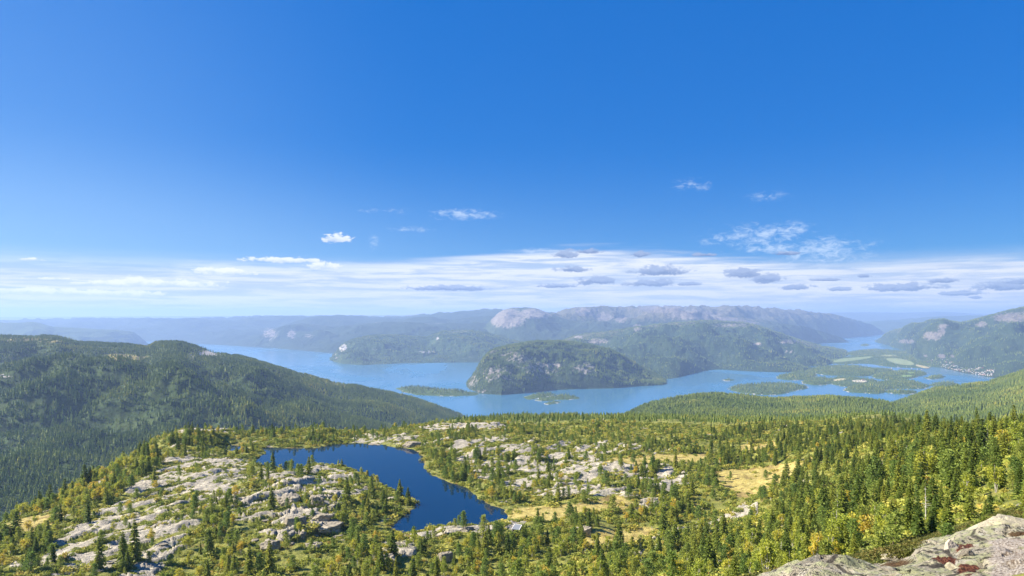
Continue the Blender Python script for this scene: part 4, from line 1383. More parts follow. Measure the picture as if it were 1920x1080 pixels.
# how much of each the camera can see
cov = np.zeros((540, 960), bool)
area = np.zeros(len(T_Y))
for i in np.argsort(T_Y):
    hp = T_h[i] / T_Y[i] * F / 2
    wp = hp * (.16 if T_k[i] == 0 else .22)
    x0, x1 = int(T_px[i] / 2 - wp), int(T_px[i] / 2 + wp) + 1
    y1 = T_py[i] / 2
    y0, y1 = int(y1 - hp), int(y1) + 1
    x0, x1, y0, y1 = max(x0, 0), min(x1, 960), max(y0, 0), min(y1, 540)
    if x1 <= x0 or y1 <= y0:
        continue
    s = cov[y0:y1, x0:x1]
    area[i] = (~s).sum()
    q = int((y1 - y0) * .25)
    cov[y0 + q:y1, x0:x1] = True
SIZEW = {0: ('small', 'tall'), 1: ('small', 'tall'), 2: ('low', 'tall')}
NOUN = ['spruce', 'pine', 'birch']
LOOK = ['dark green', 'green bushy', 'yellow-green']


def zone_of(px, py, Y):
    if px > 1440 and Y < 330:
        if Y < 70:
            return 'just below the lichen-covered foreground rock'
        if px > 1800 and py < 860:
            return 'high on the right-hand slope near the frame edge'
        return 'in the thick wood on the right-hand slope, ' + ('lower part' if py > 940 else 'middle part' if py > 860 else 'upper part')
    if P_in(np.array([px]), np.array([py]), BELT)[0] > .5:
        return 'in the mixed belt along the plateau\'s left rim'
    if P_in(np.array([px]), np.array([py]), FARSHORE)[0] > .5:
        return 'on the far shore of the dark pond'
    if P_in(np.array([px]), np.array([py]), EAST)[0] > .5:
        return 'along the right shore of the dark pond'
    if px < 480:
        return 'on the pale rock slabs left of the pond'
    if px < 790 and py < 1010:
        return 'on the rocky point jutting into the pond'
    if py > 1010:
        return 'in the scrub below the pond' if px < 1000 else 'in the scrub below the straw-coloured bogs'
    if px > 1330:
        return 'around the large straw-coloured bog'
    return 'on the rocky heath between pond and bog' if py > 850 else 'on the back of the rocky heath beyond the pond'


for k in range(3):
    idx = np.nonzero(T_k == k)[0]
    order = idx[np.argsort(-area[idx])]
    solo, rest = order[:300], order[300:]
    base = NOUN[k] + '_tree'
    for i in solo:
        v = int(rng.integers(0, 4))
        h0, crown, trunk = KINDS[NOUN[k]][v]
        s = T_h[i] / h0
        loc = (T_X[i], T_Y[i], T_z[i] - .1)
        rot = (0, 0, float(rng.uniform(0, 6.28)))
        hp = T_h[i] / T_Y[i] * F
        if hp > 40:
            o = bpy.data.objects.new(base, None)
            o.empty_display_size = .5
            link(o)
            link(bpy.data.objects.new('crown', crown), o)
            link(bpy.data.objects.new('trunk', trunk), o)
        else:
            o = bpy.data.objects.new(base, JOIN[NOUN[k]][v])
            link(o)
        sx_ = s * float(rng.uniform(.9, 1.2)) * (1.2 if k == 1 else 1.0)
        o.location, o.rotation_euler, o.scale = loc, rot, (sx_, sx_, s)
        zn = zone_of(T_px[i], T_py[i], T_Y[i])
        size = SIZEW[k][1] if T_h[i] > (8.0, 4.8, 4.2)[k] else SIZEW[k][0]
        lab = f"{size} {LOOK[k]} {NOUN[k]} {zn}"
        tag(o, lab, 'tree', f"{size} {NOUN[k]}s {zn}")
    near_ = rest[T_Y[rest] < 450]
    if len(near_):
        scatter(NOUN[k] + '_forest', JOIN[NOUN[k]], T_X[near_], T_Y[near_], T_z[near_] - .1, T_h[near_] / KINDS[NOUN[k]][0][0],
                ('remaining small spruces filling the woods of the plateau and right slope', 'remaining small pines dotted all over the rocky plateau', 'remaining small yellowing birches dotted all over the plateau')[k], 'forest')
farw = np.nonzero(T_Y >= 450)[0]
farw = np.array([i for i in farw])
solo_all = set()
fx, fy, fz, fh = T_X[farw], T_Y[farw], T_z[farw], T_h[farw]
scatter('plateau_forest', FARV, fx, fy, fz - .2, fh / 12, 'green conifer wood beyond the rocky plateau, running down toward the lake', 'forest')

# low shrubs and heather, uncountable
NS = 170000
sY = np.sqrt(rng.uniform(24 ** 2, 440 ** 2, NS))
spx = 960 + rng.uniform(-.9, 1.2, NS) * F
v_ = visible(spx, sY, CZ - drop_base(spx, sY) + 1.5, .002)
spx, sY = spx[v_], sY[v_]
sz, srock, sbog, sshore, ssd = ground_fields(spx, sY)
sX = (spx - 960) / F * sY
sn = fbm(sX / 9, sY / 9, 3, 97)
keep = (rng.random(sX.shape) < (.18 + .6 * sstep(sn, -.2, .4)) * (1 - .9 * srock) * (1 - .93 * sbog)) & (ssd < -0.15) & ~((spx > 1380) & (sY < 14))
sX, sY, sz = sX[keep], sY[keep], sz[keep]
ss = rng.uniform(.7, 1.9, sX.shape) * np.where(rng.random(sX.shape) < .15, 1.7, 1)
ss = ss * (.30 + .70 * sstep(sY, 30, 110))
print('shrubs', len(sX))
scatter('undergrowth', SHRUBV, sX, sY, sz - .08, ss, 'olive, ochre and rust coloured heather and dwarf shrubs covering the plateau', 'undergrowth')

# ------------------------------------------------------------------ rocks
def rock_material(name, s, tint=(1, 1, 1)):
    m, t, b, _ = new_mat(name)
    co = t.node('ShaderNodeTexCoord').outputs['Object']
    c, n2, n3 = rock_color(t, co, s)
    c = t.mix(1.0, c, tint, 'MULTIPLY')
    t.put(b.inputs['Base Color'], c)
    b.inputs['Roughness'].default_value = .9
    b.inputs['Specular IOR Level'].default_value = .2
    bp = t.node('ShaderNodeBump')
    bp.inputs['Strength'].default_value = .7
    bp.inputs['Distance'].default_value = .25 / s
    t.put(bp.inputs['Height'], t.m('ADD', n2, t.m('MULTIPLY', n3, .5)))
    t.l.new(bp.outputs[0], b.inputs['Normal'])
    return m


M_BOULDER = rock_material('boulder_granite', .9, (.74, .72, .67))


def boulder_mesh(name, seed, mat, planes=8, sub=5, rough=.10, flat=.6):
    r = np.random.default_rng(seed)
    bm = bmesh.new()
    bmesh.ops.create_icosphere(bm, subdivisions=sub, radius=1)
    V = np.array([v.co[:] for v in bm.verts])
    Fc = np.array([[v.index for v in f.verts] for f in bm.faces])
    bm.free()
    N_ = rvec(r, planes)
    N_ = np.concatenate([N_, [[0, 0, 1], [0, 0, -1]]])
    hgt = np.concatenate([r.uniform(.62, 1.0, planes), [flat, .6]])
    d = V @ N_.T
    rad = np.min(np.where(d > .05, hgt[None] / np.maximum(d, .05), 9), 1)
    rad = np.minimum(rad, 1.35)
    V = V * rad[:, None]
    cr_ = np.abs(gnoise(V[:, 0] * 1.6 + seed, V[:, 1] * 1.1 + V[:, 2] * 2.3, seed + 3))
    V += V * (rough * fbm(V[:, 0] * 2.1 + seed, V[:, 1] * 2.1 + V[:, 2] * 1.7, 5, seed, .6) - 1.2 * rough * (1 - sstep(cr_, 0, .09)))[:, None]
    V[:, 2] += .12
    return mesh_np(name, V, Fc, [mat], True)


BV = [boulder_mesh('boulder', s, M_BOULDER) for s in (3, 5, 8, 13, 21, 34)]


def ground_at(px, py, lo=95, hi=430):
    Ys = np.linspace(lo, hi, 500)
    zz = ground_fields(np.full(500, float(px)), Ys)[0]
    rows = HPY - (zz - CZ) / Ys * F
    j = int(np.argmin(np.abs(rows - py)))
    return Ys[j], zz[j]


KEYB = [(612, 998, 84, 26, 'long pale slab boulder with a shaded front, lowest on the pond\'s rocky point'), (537, 946, 46, 26, 'blocky grey boulder at the left end of the rocky point\'s upper ledge'), (592, 942, 40, 22, 'tall cracked rock block in the middle of the upper ledge'),
        (556, 984, 44, 24, 'dark fronted boulder under the ledge, left of the long slab'), (604, 972, 50, 16, 'broken pale ledge block right above the long slab boulder'), (505, 1028, 36, 24, 'cracked grey outcrop with vertical faces at the lower left of the rocky point'),
        (566, 1010, 22, 22, 'narrow pale stone standing left of the long slab boulder'), (586, 1030, 34, 20, 'rounded pale boulder below the long slab boulder'), (724, 1062, 50, 34, 'high overhanging crag with a deep shaded face at the bottom of the picture'),
        (838, 1052, 34, 30, 'dark crag in the scrub below the right end of the pond'), (775, 836, 38, 14, 'layered grey outcrop on the far shore of the pond'), (875, 996, 26, 16, 'grey boulder beside the pines on the near shore'),
        (1098, 1002, 36, 24, 'pale boulder on the rib right of the small shelter'), (300, 985, 12, 10, 'small dark boulder lying on the left slabs'), (700, 836, 34, 6, 'flat ledge at the waterline of the far shore'), (660, 824, 30, 8, 'grey outcrop among trees behind the far shore')]
for j, (a, b, wpx, hpx, lab) in enumerate(KEYB):
    Yb, zb = ground_at(a, b)
    o = bpy.data.objects.new('boulder', BV[j % 6])
    link(o)
    w_ = wpx * Yb / F / 2
    o.location = ((a - 960) / F * Yb, Yb + w_ * .2, zb)
    o.scale = (w_ * .8, w_ * .6, hpx * Yb / F / 1.45)
    o.rotation_euler = (0, 0, float(rng.uniform(-.25, .25)))
    tag(o, lab, 'boulder')
nb = 0
BZ = [([(300, 860), (470, 870), (440, 990), (300, 1080), (40, 1080), (120, 990)], 12, 'loose grey boulder on the sloping slabs left of the pond', 'boulders on the left slabs'),
      ([(420, 890), (640, 880), (700, 920), (640, 1030), (460, 1050)], 34, 'grey angular block on the rocky point in the pond', 'blocks on the rocky point'),
      ([(830, 830), (1060, 835), (1280, 880), (1200, 940), (960, 930)], 14, 'pale stone on the heath right of the pond', 'stones on the heath'),
      ([(740, 1003), (1000, 975), (1020, 1000), (760, 1050)], 14, 'stone on the rock rib along the near shore', 'stones by the near shore'),
      ([(1080, 1010), (1350, 975), (1500, 960), (1250, 1030)], 8, 'stone on the pale rib below the bogs', 'stones below the bogs')]
for P, n, lab, grp in BZ:
    P = np.array(P, float)
    got = 0
    while got < n:
        a, b = rng.uniform(P[:, 0].min(), P[:, 0].max()), rng.uniform(P[:, 1].min(), P[:, 1].max())
        if poly_sd(np.array([a]), np.array([b]), P)[0] < 0:
            continue
        got += 1
        Yb, zb = ground_at(a, b)
        if ground_fields(np.array([a]), np.array([Yb]))[4][0] > -1.5:
            continue
        o = bpy.data.objects.new('boulder', BV[int(rng.integers(0, 6))])
        link(o)
        w_ = float(rng.uniform(.35, 1.0)) ** 1.6 * 1.25
        o.location = ((a - 960) / F * Yb, Yb, zb - .2)
        o.scale = (w_ * rng.uniform(.8, 1.6), w_, w_ * rng.uniform(.5, .9))
        o.rotation_euler = (0, 0, float(rng.uniform(0, 6.28)))
        tag(o, lab, 'boulder', grp)

# ------------------------------------------------------------------ the summit rock in the right corner
FG = [(1450, 1083, 7.0), (1480, 1063, 7.6), (1530, 1051, 8.2), (1580, 1047, 8.7), (1640, 1052, 8.7), (1500, 1082, 6.8), (1560, 1080, 6.9), (1620, 1075, 7.1), (1640, 1079, 6.6), (1680, 1059, 7.6), (1715, 1034, 9.0), (1735, 1026, 9.6), (1765, 1008, 10.5), (1800, 1002, 11.0),
      (1840, 995, 11.6), (1870, 993, 11.8), (1920, 998, 11.3), (1700, 1078, 6.7), (1750, 1050, 7.9), (1780, 1036, 8.7), (1800, 1060, 7.5), (1850, 1050, 7.8), (1900, 1050, 7.6), (1850, 1020, 9.4), (1900, 1020, 9.2), (1920, 1079, 6.4), (1850, 1079, 6.5), (1780, 1079, 6.6), (2100, 1000, 10.5), (2100, 1060, 7)]
FGP = [((a - 960) / F * y, y, (b - HPY) / F * y) for a, b, y in FG]
FGP += [(0, 0, 1.7), (0, 3, 1.8), (2, 5, 2.1), (3, 6, 2.4), (-1.5, 4, 2.7), (-4, 0, 3.4), (0, -4, 1.7), (8, 0, 1.3), (8, -4, 1.2), (14, 4, 1.8), (1.5, 8.6, 4.3), (3, 10, 4.9), (4.8, 11, 5.0), (6.3, 12.5, 5.3), (8.5, 14, 5.6), (11, 15.5, 5.9), (14, 17, 6.5), (0, 8, 4.6), (0, 12, 6.6), (5, 16, 7.6), (0, 16, 8.6), (-4, 8, 6.2), (-4, 14, 9), (16, 10, 3.4), (40, 2, -2.0), (40, 15, 2.0), (25, 8, 1.2)]
FGP = np.array(FGP, float)


def fg_fit():
    n = len(FGP)
    K = _tps((FGP[:, None, 0] - FGP[None, :, 0]) ** 2 + (FGP[:, None, 1] - FGP[None, :, 1]) ** 2) + np.eye(n) * .02
    Pm = np.stack([np.ones(n), FGP[:, 0], FGP[:, 1]], 1)
    return np.linalg.solve(np.block([[K, Pm], [Pm.T, np.zeros((3, 3))]]), np.concatenate([FGP[:, 2], np.zeros(3)]))


_fw = fg_fit()


def fg_z(x, y):
    x, y = np.asarray(x, float), np.asarray(y, float)
    s = _fw[-3] + _fw[-2] * x + _fw[-1] * y
    for i in range(len(FGP)):
        s = s + _fw[i] * _tps((x - FGP[i, 0]) ** 2 + (y - FGP[i, 1]) ** 2)
    z = CZ - s
    z = z + .10 * fbm(x / 1.3, y / 1.3, 4, 101) + .035 * fbm(x / .35, y / .35, 4, 103, .6)
    cr = np.abs(fbm(x / 1.5 + 3, y / 1.0, 3, 107))
    z = z - .16 * (1 - sstep(cr, .0, .05))
    return z


gx, gy = np.meshgrid(np.concatenate([np.arange(-5, 12.5, .055), np.arange(12.5, 48, .3)]), np.concatenate([np.arange(-4, 5, .2), np.arange(5, 17, .045)]))
gz = fg_z(gx, gy)
with np.errstate(all='ignore'):
    gpx = np.where(gy > 1, 960 + gx / np.maximum(gy, 1) * F, -999)
    gpy = np.where(gy > 1, HPY - (gz - CZ) / np.maximum(gy, 1) * F, 3000)
gn = fbm(gx / .5, gy / .5, 4, 109)
moss = np.maximum.reduce([ell(gpx, gpy, 1770, 1047, 26, 10), ell(gpx, gpy, 1812, 1024, 30, 6), ell(gpx, gpy, 1822, 1066, 34, 13)]) * 1.15 + gn * .55
grav = sstep(gpx, 1815, 1880) * sstep(gpy, 1002, 1014) * (gpy < 2000) + gn * .45
loam = np.maximum(ell(gpx, gpy, 1665, 1044, 60, 14), ell(gpx, gpy, 1905, 1000, 40, 8)) + gn * .6
gz = gz - .14 * np.clip(loam, 0, 1) * (gpx < 1800)
gz = gz + .05 * np.clip(moss, 0, 1) * fbm(gx / .06, gy / .06, 2, 113)
me = mesh_np('summit_rock', np.stack([gx, gy, gz], -1).reshape(-1, 3), grid_faces(*gx.shape), [], True, {'moss': moss.ravel(), 'gravel': grav.ravel(), 'loam': loam.ravel()})


def summit_material():
    m, t, b, _ = new_mat('lichen_granite')
    co = t.node('ShaderNodeTexCoord').outputs['Object']
    c, n2, n3 = rock_color(t, co, 3.0)
    fine = t.noise(co, 38, 5, .7)
    c = t.mix(1.0, c, (1.0, 1.0, .94), 'MULTIPLY')
    c = t.mix(t.m('MULTIPLY', t.ramp(t.noise(co, 2.2, 6, .72, .8), .47, .56), .72), c, (0.36, 0.385, 0.19))
    c = t.mix(t.m('MULTIPLY', t.ramp(t.noise(co, 6, 6, .7, .5), .55, .60), .7), c, (0.52, 0.50, 0.42))
    c = t.mix(t.m('MULTIPLY', t.ramp(t.noise(co, 3.5, 6, .75, .5), .56, .61), .6), c, (0.15, 0.155, 0.15))
    c = t.mix(t.m('MULTIPLY', t.ramp(t.noise(co, 15, 5, .7, .3), .55, .59), .9), c, (0.03, 0.03, 0.028))
    c = t.mix(t.m('MULTIPLY', t.ramp(fine, .55, .7), .35), c, (0.10, 0.10, 0.09))
    def vor(scale, feature='F1', w=None):
        v = t.node('ShaderNodeTexVoronoi', feature=feature)
        warp = t.node('ShaderNodeVectorMath', operation='ADD')
        t.put(warp.inputs[0], co)
        t.put(warp.inputs[1], t.vmul(t.node('ShaderNodeTexNoise').outputs['Color'], (.12, .12, .12)))
        t.put(v.inputs['Vector'], warp.outputs[0])
        v.inputs['Scale'].default_value = scale
        return v
    v1 = vor(6.0)
    keep = t.ramp(t.noise(co, 1.6, 4, .6), .48, .55)
    c = t.mix(t.m('MULTIPLY', t.m('MULTIPLY', t.ramp(v1.outputs['Distance'], .42, .34), keep), .75), c, (0.44, 0.46, 0.26))
    v2 = vor(10.0)
    keep2 = t.ramp(t.noise(co, 2.3, 4, .6), .52, .58)
    c = t.mix(t.m('MULTIPLY', t.m('MULTIPLY', t.ramp(v2.outputs['Distance'], .36, .28), keep2), .85), c, (0.05, 0.05, 0.045))
    v3 = vor(.75, 'DISTANCE_TO_EDGE')
    joint = t.ramp(v3.outputs['Distance'], .030, .010)
    c = t.mix(t.m('MULTIPLY', joint, .85), c, (0.04, 0.035, 0.03))
    gravel = t.cramp(fine, [(0.32, (0.06, 0.045, 0.035)), (0.43, (0.27, 0.225, 0.18)), (0.53, (0.48, 0.43, 0.37)), (0.68, (0.62, 0.585, 0.53))])
    gravel = t.mix(t.m('MULTIPLY', t.ramp(t.noise(co, 7, 5, .7), .54, .64), .7), gravel, (0.17, 0.115, 0.075))
    moss = t.cramp(fine, [(0.36, (0.020, 0.009, 0.008)), (0.5, (0.12, 0.038, 0.026)), (0.62, (0.22, 0.10, 0.055))])
    loam = t.cramp(fine, [(0.3, (0.03, 0.02, 0.012)), (0.6, (0.14, 0.085, 0.04))])
    jit = t.m('MULTIPLY', t.m('SUBTRACT', n3, .5), .9)
    c = t.mix(t.ramp(t.m('ADD', t.attr('gravel'), jit), .45, .7), c, gravel)
    c = t.mix(t.ramp(t.m('ADD', t.attr('loam'), jit), .45, .7), c, loam)
    c = t.mix(t.ramp(t.m('ADD', t.attr('moss'), jit), .5, .68), c, moss)
    t.put(b.inputs['Base Color'], c)
    b.inputs['Roughness'].default_value = .9
    b.inputs['Specular IOR Level'].default_value = .2
    bp = t.node('ShaderNodeBump')
    bp.inputs['Strength'].default_value = 1.0
    bp.inputs['Distance'].default_value = .06
    t.put(bp.inputs['Height'], t.m('ADD', t.m('ADD', n2, n3), fine))
    t.l.new(bp.outputs[0], b.inputs['Normal'])
    return m


me.materials.append(summit_material())
structure('bedrock', me)
M_STONE = rock_material('summit_stone', 4.0, (1.0, 1.0, .9))
M_WHITE = simple_mat('white_quartz', (0.38, 0.33, 0.27), .9, .25, 14)


def fg_stone(a, b, Ys, w, d, h, rot, mat, seed, lab, name='stone', sink=.03):
    x = (a - 960) / F * Ys
    z = float(fg_z(np.array([x]), np.array([Ys]))[0])
    me = boulder_mesh(name, seed, mat, 22, 5, .06, .95)
    o = bpy.data.objects.new(name, me)
    link(o)
    o.location = (x, Ys, z - sink)
    o.scale = (w / 1.7, d / 1.7, h / 1.1)
    o.rotation_euler = (0, 0, rot)
    tag(o, lab, 'stone')
    return o


fg_stone(1897, 994, 11.9, 1.25, .9, .40, .1, M_STONE, 60, 'large lichen-spotted boulder at the right edge above the summit rock', 'boulder', .04)
fg_stone(1782, 1034, 8.75, .145, .12, .215, .2, M_WHITE, 56, 'small pale upright stone standing on the red moss', 'stone', .02)
fg_stone(1797, 1062, 7.45, .09, .42, .13, -.05, M_STONE, 57, 'narrow pale stone lying lengthwise below the upright stone', 'stone', .03)
fg_stone(1815, 1046, 8.0, .20, .16, .10, .5, M_BOULDER, 58, 'dark stone beside the red moss', 'stone', .02)
fg_stone(1712, 1025, 9.8, .55, .4, .16, .0, M_STONE, 59, 'low rounded rock hump behind the summit rock', 'stone', .03)

# juniper and heather bushes on the rim of the summit rock
bm_sh = [shrub_mesh(s, leaf_mat('rim_bush_leaves', [(0, (0.06, 0.085, 0.018)), (.6, (0.12, 0.13, 0.025)), (1, (0.2, 0.14, 0.04))]), 420, .42) for s in (61, 62, 63)]
for j in range(104):
    if j < 34:
        a, Yb = rng.uniform(1610, 1735), rng.uniform(9.2, 10.6)
        lab, grp = 'low green bush in the gap between the two foreground rocks', 'bushes between the foreground rocks'
    elif j < 44:
        a, Yb = rng.uniform(1880, 1960), rng.uniform(10.2, 11.2)
        lab, grp = 'low green bush below the large boulder at the right edge', 'bushes below the right boulder'
    else:
        a, Yb = rng.uniform(1440, 1910), rng.uniform(13, 24)
        lab, grp = 'low bush behind the rim of the foreground rock', 'bushes behind the foreground rock'
    x = (a - 960) / F * Yb
    z = float(fg_z(np.array([x]), np.array([Yb]))[0])
    if Yb > 12:
        z = max(z, float(ground_fields(np.array([a]), np.array([Yb]))[0][0]))
    o = bpy.data.objects.new('bush', bm_sh[j % 3])
    link(o)
    s = rng.uniform(.16, .34) if j < 34 else rng.uniform(.07, .13) if j < 44 else rng.uniform(.4, .8)
    o.location, o.scale, o.rotation_euler = (x, Yb, z - .03), (s * 1.2, s * 1.2, s), (0, 0, float(rng.uniform(0, 6)))
    tag(o, lab, 'bush', grp)

rY = np.sqrt(rng.uniform(13.5 ** 2, 46 ** 2, 9000))
rpx = rng.uniform(1380, 2080, 9000)
rz = ground_fields(rpx, rY)[0]
rX = (rpx - 960) / F * rY
inrock = (rX < 15.4) & (rY < 16.9)
rz = np.where(inrock, np.maximum(rz, fg_z(rX, rY)), rz)
kp = rng.random(rX.shape) < .35 + .65 * sstep(fbm(rX / 3, rY / 3, 3, 121), -.3, .3)
scatter('heather', bm_sh, rX[kp], rY[kp], rz[kp] - .05, rng.uniform(.25, .75, kp.sum()), 'low green and ochre heather on the slope just below the foreground rock', 'heather')

# ------------------------------------------------------------------ dead trees
def dead_tree(seed, h):
    r = np.random.default_rng(seed)
    tb = []
    for i in range(16):
        f = r.uniform(.25, .95)
        a = r.uniform(0, 6.28)
        L = h * .20 * (1.15 - f) * r.uniform(.6, 1.3)
        tb.append(([(0, 0, h * f), (math.cos(a) * L * .6, math.sin(a) * L * .6, h * f + L * .05), (math.cos(a) * L, math.sin(a) * L, h * f - L * r.uniform(-.3, .2))], [.006 * h, .004 * h, .0015 * h], 4))
    return tubes_mesh('dead_trunk', [([(0, 0, -.3), (.02 * h, 0, h * .5), (0, .01 * h, h)], [.018 * h, .012 * h, .003 * h], 6)], M_DEAD), tubes_mesh('dead_branches', tb, M_DEAD)


for j, (a, Yb, hp, tilt, lab) in enumerate([(1570, 108, 70, 0, 'bare grey dead spruce in the wood left of the foreground rock'), (1736, 62, 66, .05, 'bare grey dead tree behind the rim of the foreground rock'), (1466, 96, 58, 0, 'bare silver snag at the lower left of the right-hand wood'),
                                           (1622, 30, 46, .5, 'leaning pale dead trunk just behind the left foreground rock'), (1700, 140, 50, 0, 'bare grey dead spruce high in the middle of the right-hand wood')]):
    zb = float(ground_fields(np.array([float(a)]), np.array([float(Yb)]))[0][0])
    o = bpy.data.objects.new('dead_tree', None)
    link(o)
    t_, b_ = dead_tree(70 + j, hp * Yb / F)
    link(bpy.data.objects.new('trunk', t_), o)
    link(bpy.data.objects.new('branches', b_), o)
    o.location = ((a - 960) / F * Yb, Yb, zb)
    o.rotation_euler = (0, tilt, j * 1.1)
    tag(o, lab, 'dead tree')

# ------------------------------------------------------------------ the small shelter on the near shore
def box(bm, x0, x1, y0, y1, z0, z1):
    vs = [bm.verts.new((x, y, z)) for z in (z0, z1) for y in (y0, y1) for x in (x0, x1)]
    for f in ((0, 2, 3, 1), (4, 5, 7, 6), (0, 1, 5, 4), (2, 6, 7, 3), (0, 4, 6, 2), (1, 3, 7, 5)):
        bm.faces.new([vs[i] for i in f])


def bm_obj(name, bm, mat, parent=None, bevel=0.0):
    if bevel:
        bmesh.ops.bevel(bm, geom=bm.edges[:], offset=bevel, segments=1, affect='EDGES')
    bmesh.ops.recalc_face_normals(bm, faces=bm.faces)
    me = bpy.data.meshes.new(name)
    bm.to_mesh(me)
    bm.free()
    me.materials.append(mat)
    return link(bpy.data.objects.new(name, me), parent)


Yh, zh = ground_at(969, 998)
hut = bpy.data.objects.new('shelter', None)
link(hut)
hut.location = ((969 - 960) / F * Yh, Yh, zh - .1)
hut.rotation_euler = (0, 0, math.radians(-24))
hut.scale = (1.15, 1.15, 1.15)
tag(hut, 'small open shelter with a sloping grey roof and white edges on the near shore', 'shelter')
m_wood = simple_mat('weathered_boards', (0.38, 0.33, 0.29), .85, .25, 4)
m_edge = simple_mat('white_edge_boards', (0.75, 0.72, 0.70), .7, .08, 4)
m_roof = simple_mat('grey_roof_sheet', (0.17, 0.19, 0.22), .55, .1, 3)
b_ = bmesh.new()
box(b_, -1.0, 1.0, .86, .94, 0, 1.75)
bm_obj('back_wall', b_, m_wood, hut)
for x0 in (-1.0, .93):
    b_ = bmesh.new()
    box(b_, x0, x0 + .07, -.9, .858, 0, 1.0)
    bm_obj('side_wall', b_, m_wood, hut)
    b_ = bmesh.new()
    box(b_, x0, x0 + .07, -.99, -.904, 0, 1.02)
    bm_obj('post', b_, m_edge, hut)
rz = math.atan2(.75, 1.95)
b_ = bmesh.new()
box(b_, -1.02, 1.02, -1.05, 1.12, 0, .06)
rf = bm_obj('roof', b_, m_roof, hut)
rf.location, rf.rotation_euler = (0, 0, 1.42), (rz, 0, 0)
for nm, bx in (('edge_board', (-1.15, -1.024, -1.1, 1.17, -.05, .1)), ('edge_board', (1.024, 1.15, -1.1, 1.17, -.05, .1)), ('edge_board', (-1.02, 1.02, 1.125, 1.2, -.05, .1))):
    b_ = bmesh.new()
    box(b_, *bx)
    bm_obj(nm, b_, m_edge, rf)
b_ = bmesh.new()
box(b_, -.92, .92, .3, .85, .0, .42)
bm_obj('bench', b_, m_wood, hut)

# ------------------------------------------------------------------ houses
def house_mesh(name, L, D, hw, hr, wall, roof, win):
    bm = bmesh.new()
    box(bm, -L / 2, L / 2, -D / 2, D / 2, -1.5, hw)
    v = [bm.verts.new(p) for p in ((-L / 2, -D / 2, hw), (-L / 2, D / 2, hw), (-L / 2, 0, hw + hr), (L / 2, -D / 2, hw), (L / 2, D / 2, hw), (L / 2, 0, hw + hr))]
    bm.faces.new((v[0], v[1], v[2]))
    bm.faces.new((v[3], v[5], v[4]))
    n0 = len(bm.faces)
    for sgn in (-1, 1):
        e, ov = .5, .6
        k = hr / (D / 2)
        a = [(-L / 2 - e, sgn * (D / 2 + ov), hw - ov * k + .05), (L / 2 + e, sgn * (D / 2 + ov), hw - ov * k + .05), (L / 2 + e, 0, hw + hr + .05), (-L / 2 - e, 0, hw + hr + .05)]
        lo = [bm.verts.new(p) for p in a]
        hi = [bm.verts.new((p[0], p[1], p[2] + .25)) for p in a]
        for f in ((lo[0], lo[1], lo[2], lo[3]), (hi[3], hi[2], hi[1], hi[0]), (lo[0], hi[0], hi[1], lo[1]), (lo[1], hi[1], hi[2], lo[2]), (lo[3], lo[2], hi[2], hi[3]), (lo[0], lo[3], hi[3], hi[0])):
            bm.faces.new(f)
    box(bm, L * .15, L * .15 + .8, .3, 1.1, hw + hr * .5, hw + hr + 1.0)
    n1 = len(bm.faces)
    for i in range(3):
        x = -L / 2 + L * (i + .5) / 3
        for sgn in (-1, 1):
            y = sgn * (D / 2 + .02)
            q = [bm.verts.new(p) for p in ((x - .6, y, 1.0), (x + .6, y, 1.0), (x + .6, y, 2.3), (x - .6, y, 2.3))]
            bm.faces.new(q if sgn < 0 else q[::-1])
    bm.faces.ensure_lookup_table()
    for i, f in enumerate(bm.faces):
        f.material_index = 0 if i < n0 else 1 if i < n1 else 2
    me = bpy.data.meshes.new(name)
    bm.to_mesh(me)
    bm.free()
    for m in (wall, roof, win):
        me.materials.append(m)
    return me


w_white, w_red, w_ochre = simple_mat('white_boards', (.50, .48, .45), .7, .05), simple_mat('red_boards', (.33, .07, .05), .8, .1), simple_mat('ochre_boards', (.52, .40, .22), .8, .1)
r_grey, r_red, r_dark = simple_mat('grey_tiles', (.30, .30, .31), .8, .1), simple_mat('red_tiles', (.42, .14, .10), .8, .1), simple_mat('dark_tiles', (.10, .10, .11), .7, .1)
w_glass = simple_mat('window_glass', (.03, .04, .05), .15, .1)
HV = [(house_mesh('house', 13, 9, 4.5, 3, w_white, r_grey, w_glass), 'white house with a grey roof'), (house_mesh('house', 12, 9, 4.5, 3, w_white, r_red, w_glass), 'white house with a red roof'),
      (house_mesh('house', 12, 8, 4, 3, w_red, r_dark, w_glass), 'dark red house'), (house_mesh('house', 12, 8, 4.5, 3, w_ochre, r_grey, w_glass), 'ochre house with a grey roof'), (house_mesh('house', 26, 14, 6, 3, w_white, r_red, w_glass), 'long white building with a red roof')]


def put_house(v, x, y, z, rot, where, grp):
    o = bpy.data.objects.new('house', HV[v][0])
    link(o)
    o.location, o.rotation_euler = (x, y, z), (0, 0, rot)
    o.scale = (.62, .62, .62)
    tag(o, f"{HV[v][1]} {where}", 'house', f"{HV[v][1].split(' with')[0]}s, {grp}" if v not in (0, 1) else f"{HV[v][1]}, {grp}")


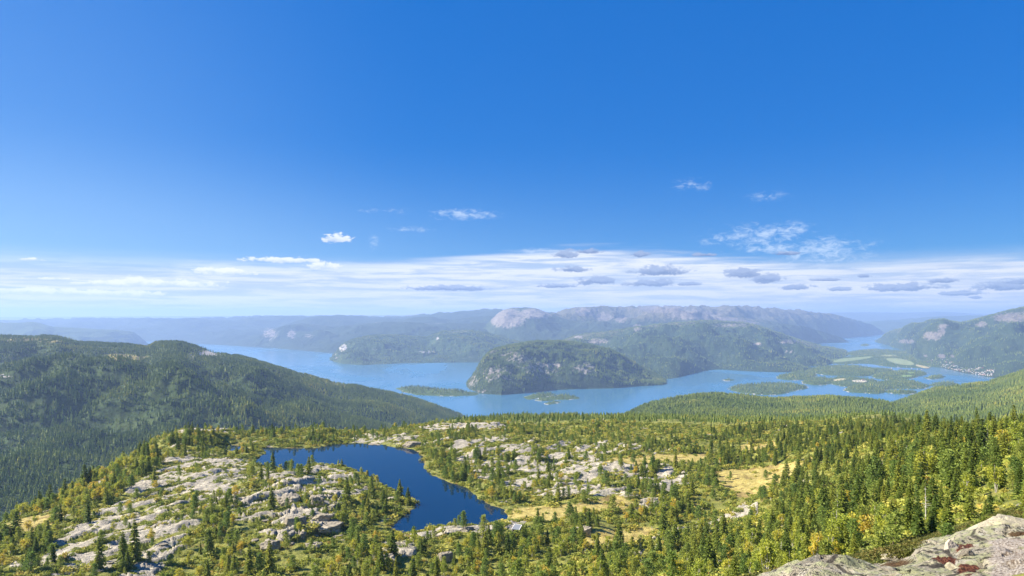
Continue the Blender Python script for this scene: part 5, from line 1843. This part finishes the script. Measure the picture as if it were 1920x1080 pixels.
for j in range(170):
    a = 1738 + 126 * rng.random() ** .75
    L = LAYERS['valley_mountain']
    yf = float(np.interp(a, L.fx, L.fy))
    Yb = yf * (1.006 + rng.random() ** 1.5 * .042)
    z = float(L.z(np.array([a]), np.array([Yb]))[0])
    v = int(rng.choice([0, 0, 0, 0, 1, 2, 3, 4 if a > 1835 else 0]))
    put_house(v, (a - 960) / F * Yb, Yb, max(z, 1.5), float(rng.normal(.5, .5)), 'in the lakeside village at the mountain\'s foot', 'lakeside village')
for a, b, v in [(1613, 715, 1), (1618, 714, 4), (1623, 716, 0), (1609, 716, 0), (1601, 672, 0), (1686, 671, 0), (1690, 672, 1), (1695, 673, 0), (1700, 675, 0), (1600, 664, 0), (1640, 660, 0), (1650, 662, 0), (1660, 690, 0), (1672, 690, 3), (1684, 688, 0), (1700, 688, 0), (1710, 690, 0), (1690, 691, 2), (1570, 674, 0), (1560, 690, 0), (1668, 693, 0), (1720, 692, 0), (1728, 693, 1)]:
    Yb = (CZ - 5) * F / (b - HPY)
    x = (a - 960) / F * Yb
    z = max(float(isle_z(np.array([x]), np.array([Yb]))[0]), 2.0)
    put_house(v, x, Yb, z + .8, float(rng.normal(.4, .6)), 'on the low farmland between the lake arms', 'farmland')
# ------------------------------------------------------------------ the air: one closed box of even haze
def haze():
    x0, x1, y0, y1, z0, z1 = -36000, 36000, -400, 33000, -260, 640
    V = [(x, y, z) for z in (z0, z1) for y in (y0, y1) for x in (x0, x1)]
    Fc = [(0, 2, 3, 1), (4, 5, 7, 6), (0, 1, 5, 4), (2, 6, 7, 3), (0, 4, 6, 2), (1, 3, 7, 5)]
    m = bpy.data.materials.new('haze_air')
    m.use_nodes = True
    t = NT(m.node_tree)
    t.n.clear()
    out = t.node('ShaderNodeOutputMaterial')
    v = t.node('ShaderNodeVolumePrincipled')
    v.inputs['Color'].default_value = (0.42, 0.60, 0.97, 1)
    v.inputs['Density'].default_value = 7.4e-5
    v.inputs['Anisotropy'].default_value = 0.15
    t.l.new(v.outputs[0], out.inputs['Volume'])
    me = mesh_np('haze', V, Fc, [m], False)
    o = bpy.data.objects.new('haze', me)
    link(o)
    tag(o, 'pale blue haze filling the air over the valley and lake', 'haze', None, 'stuff')


haze()
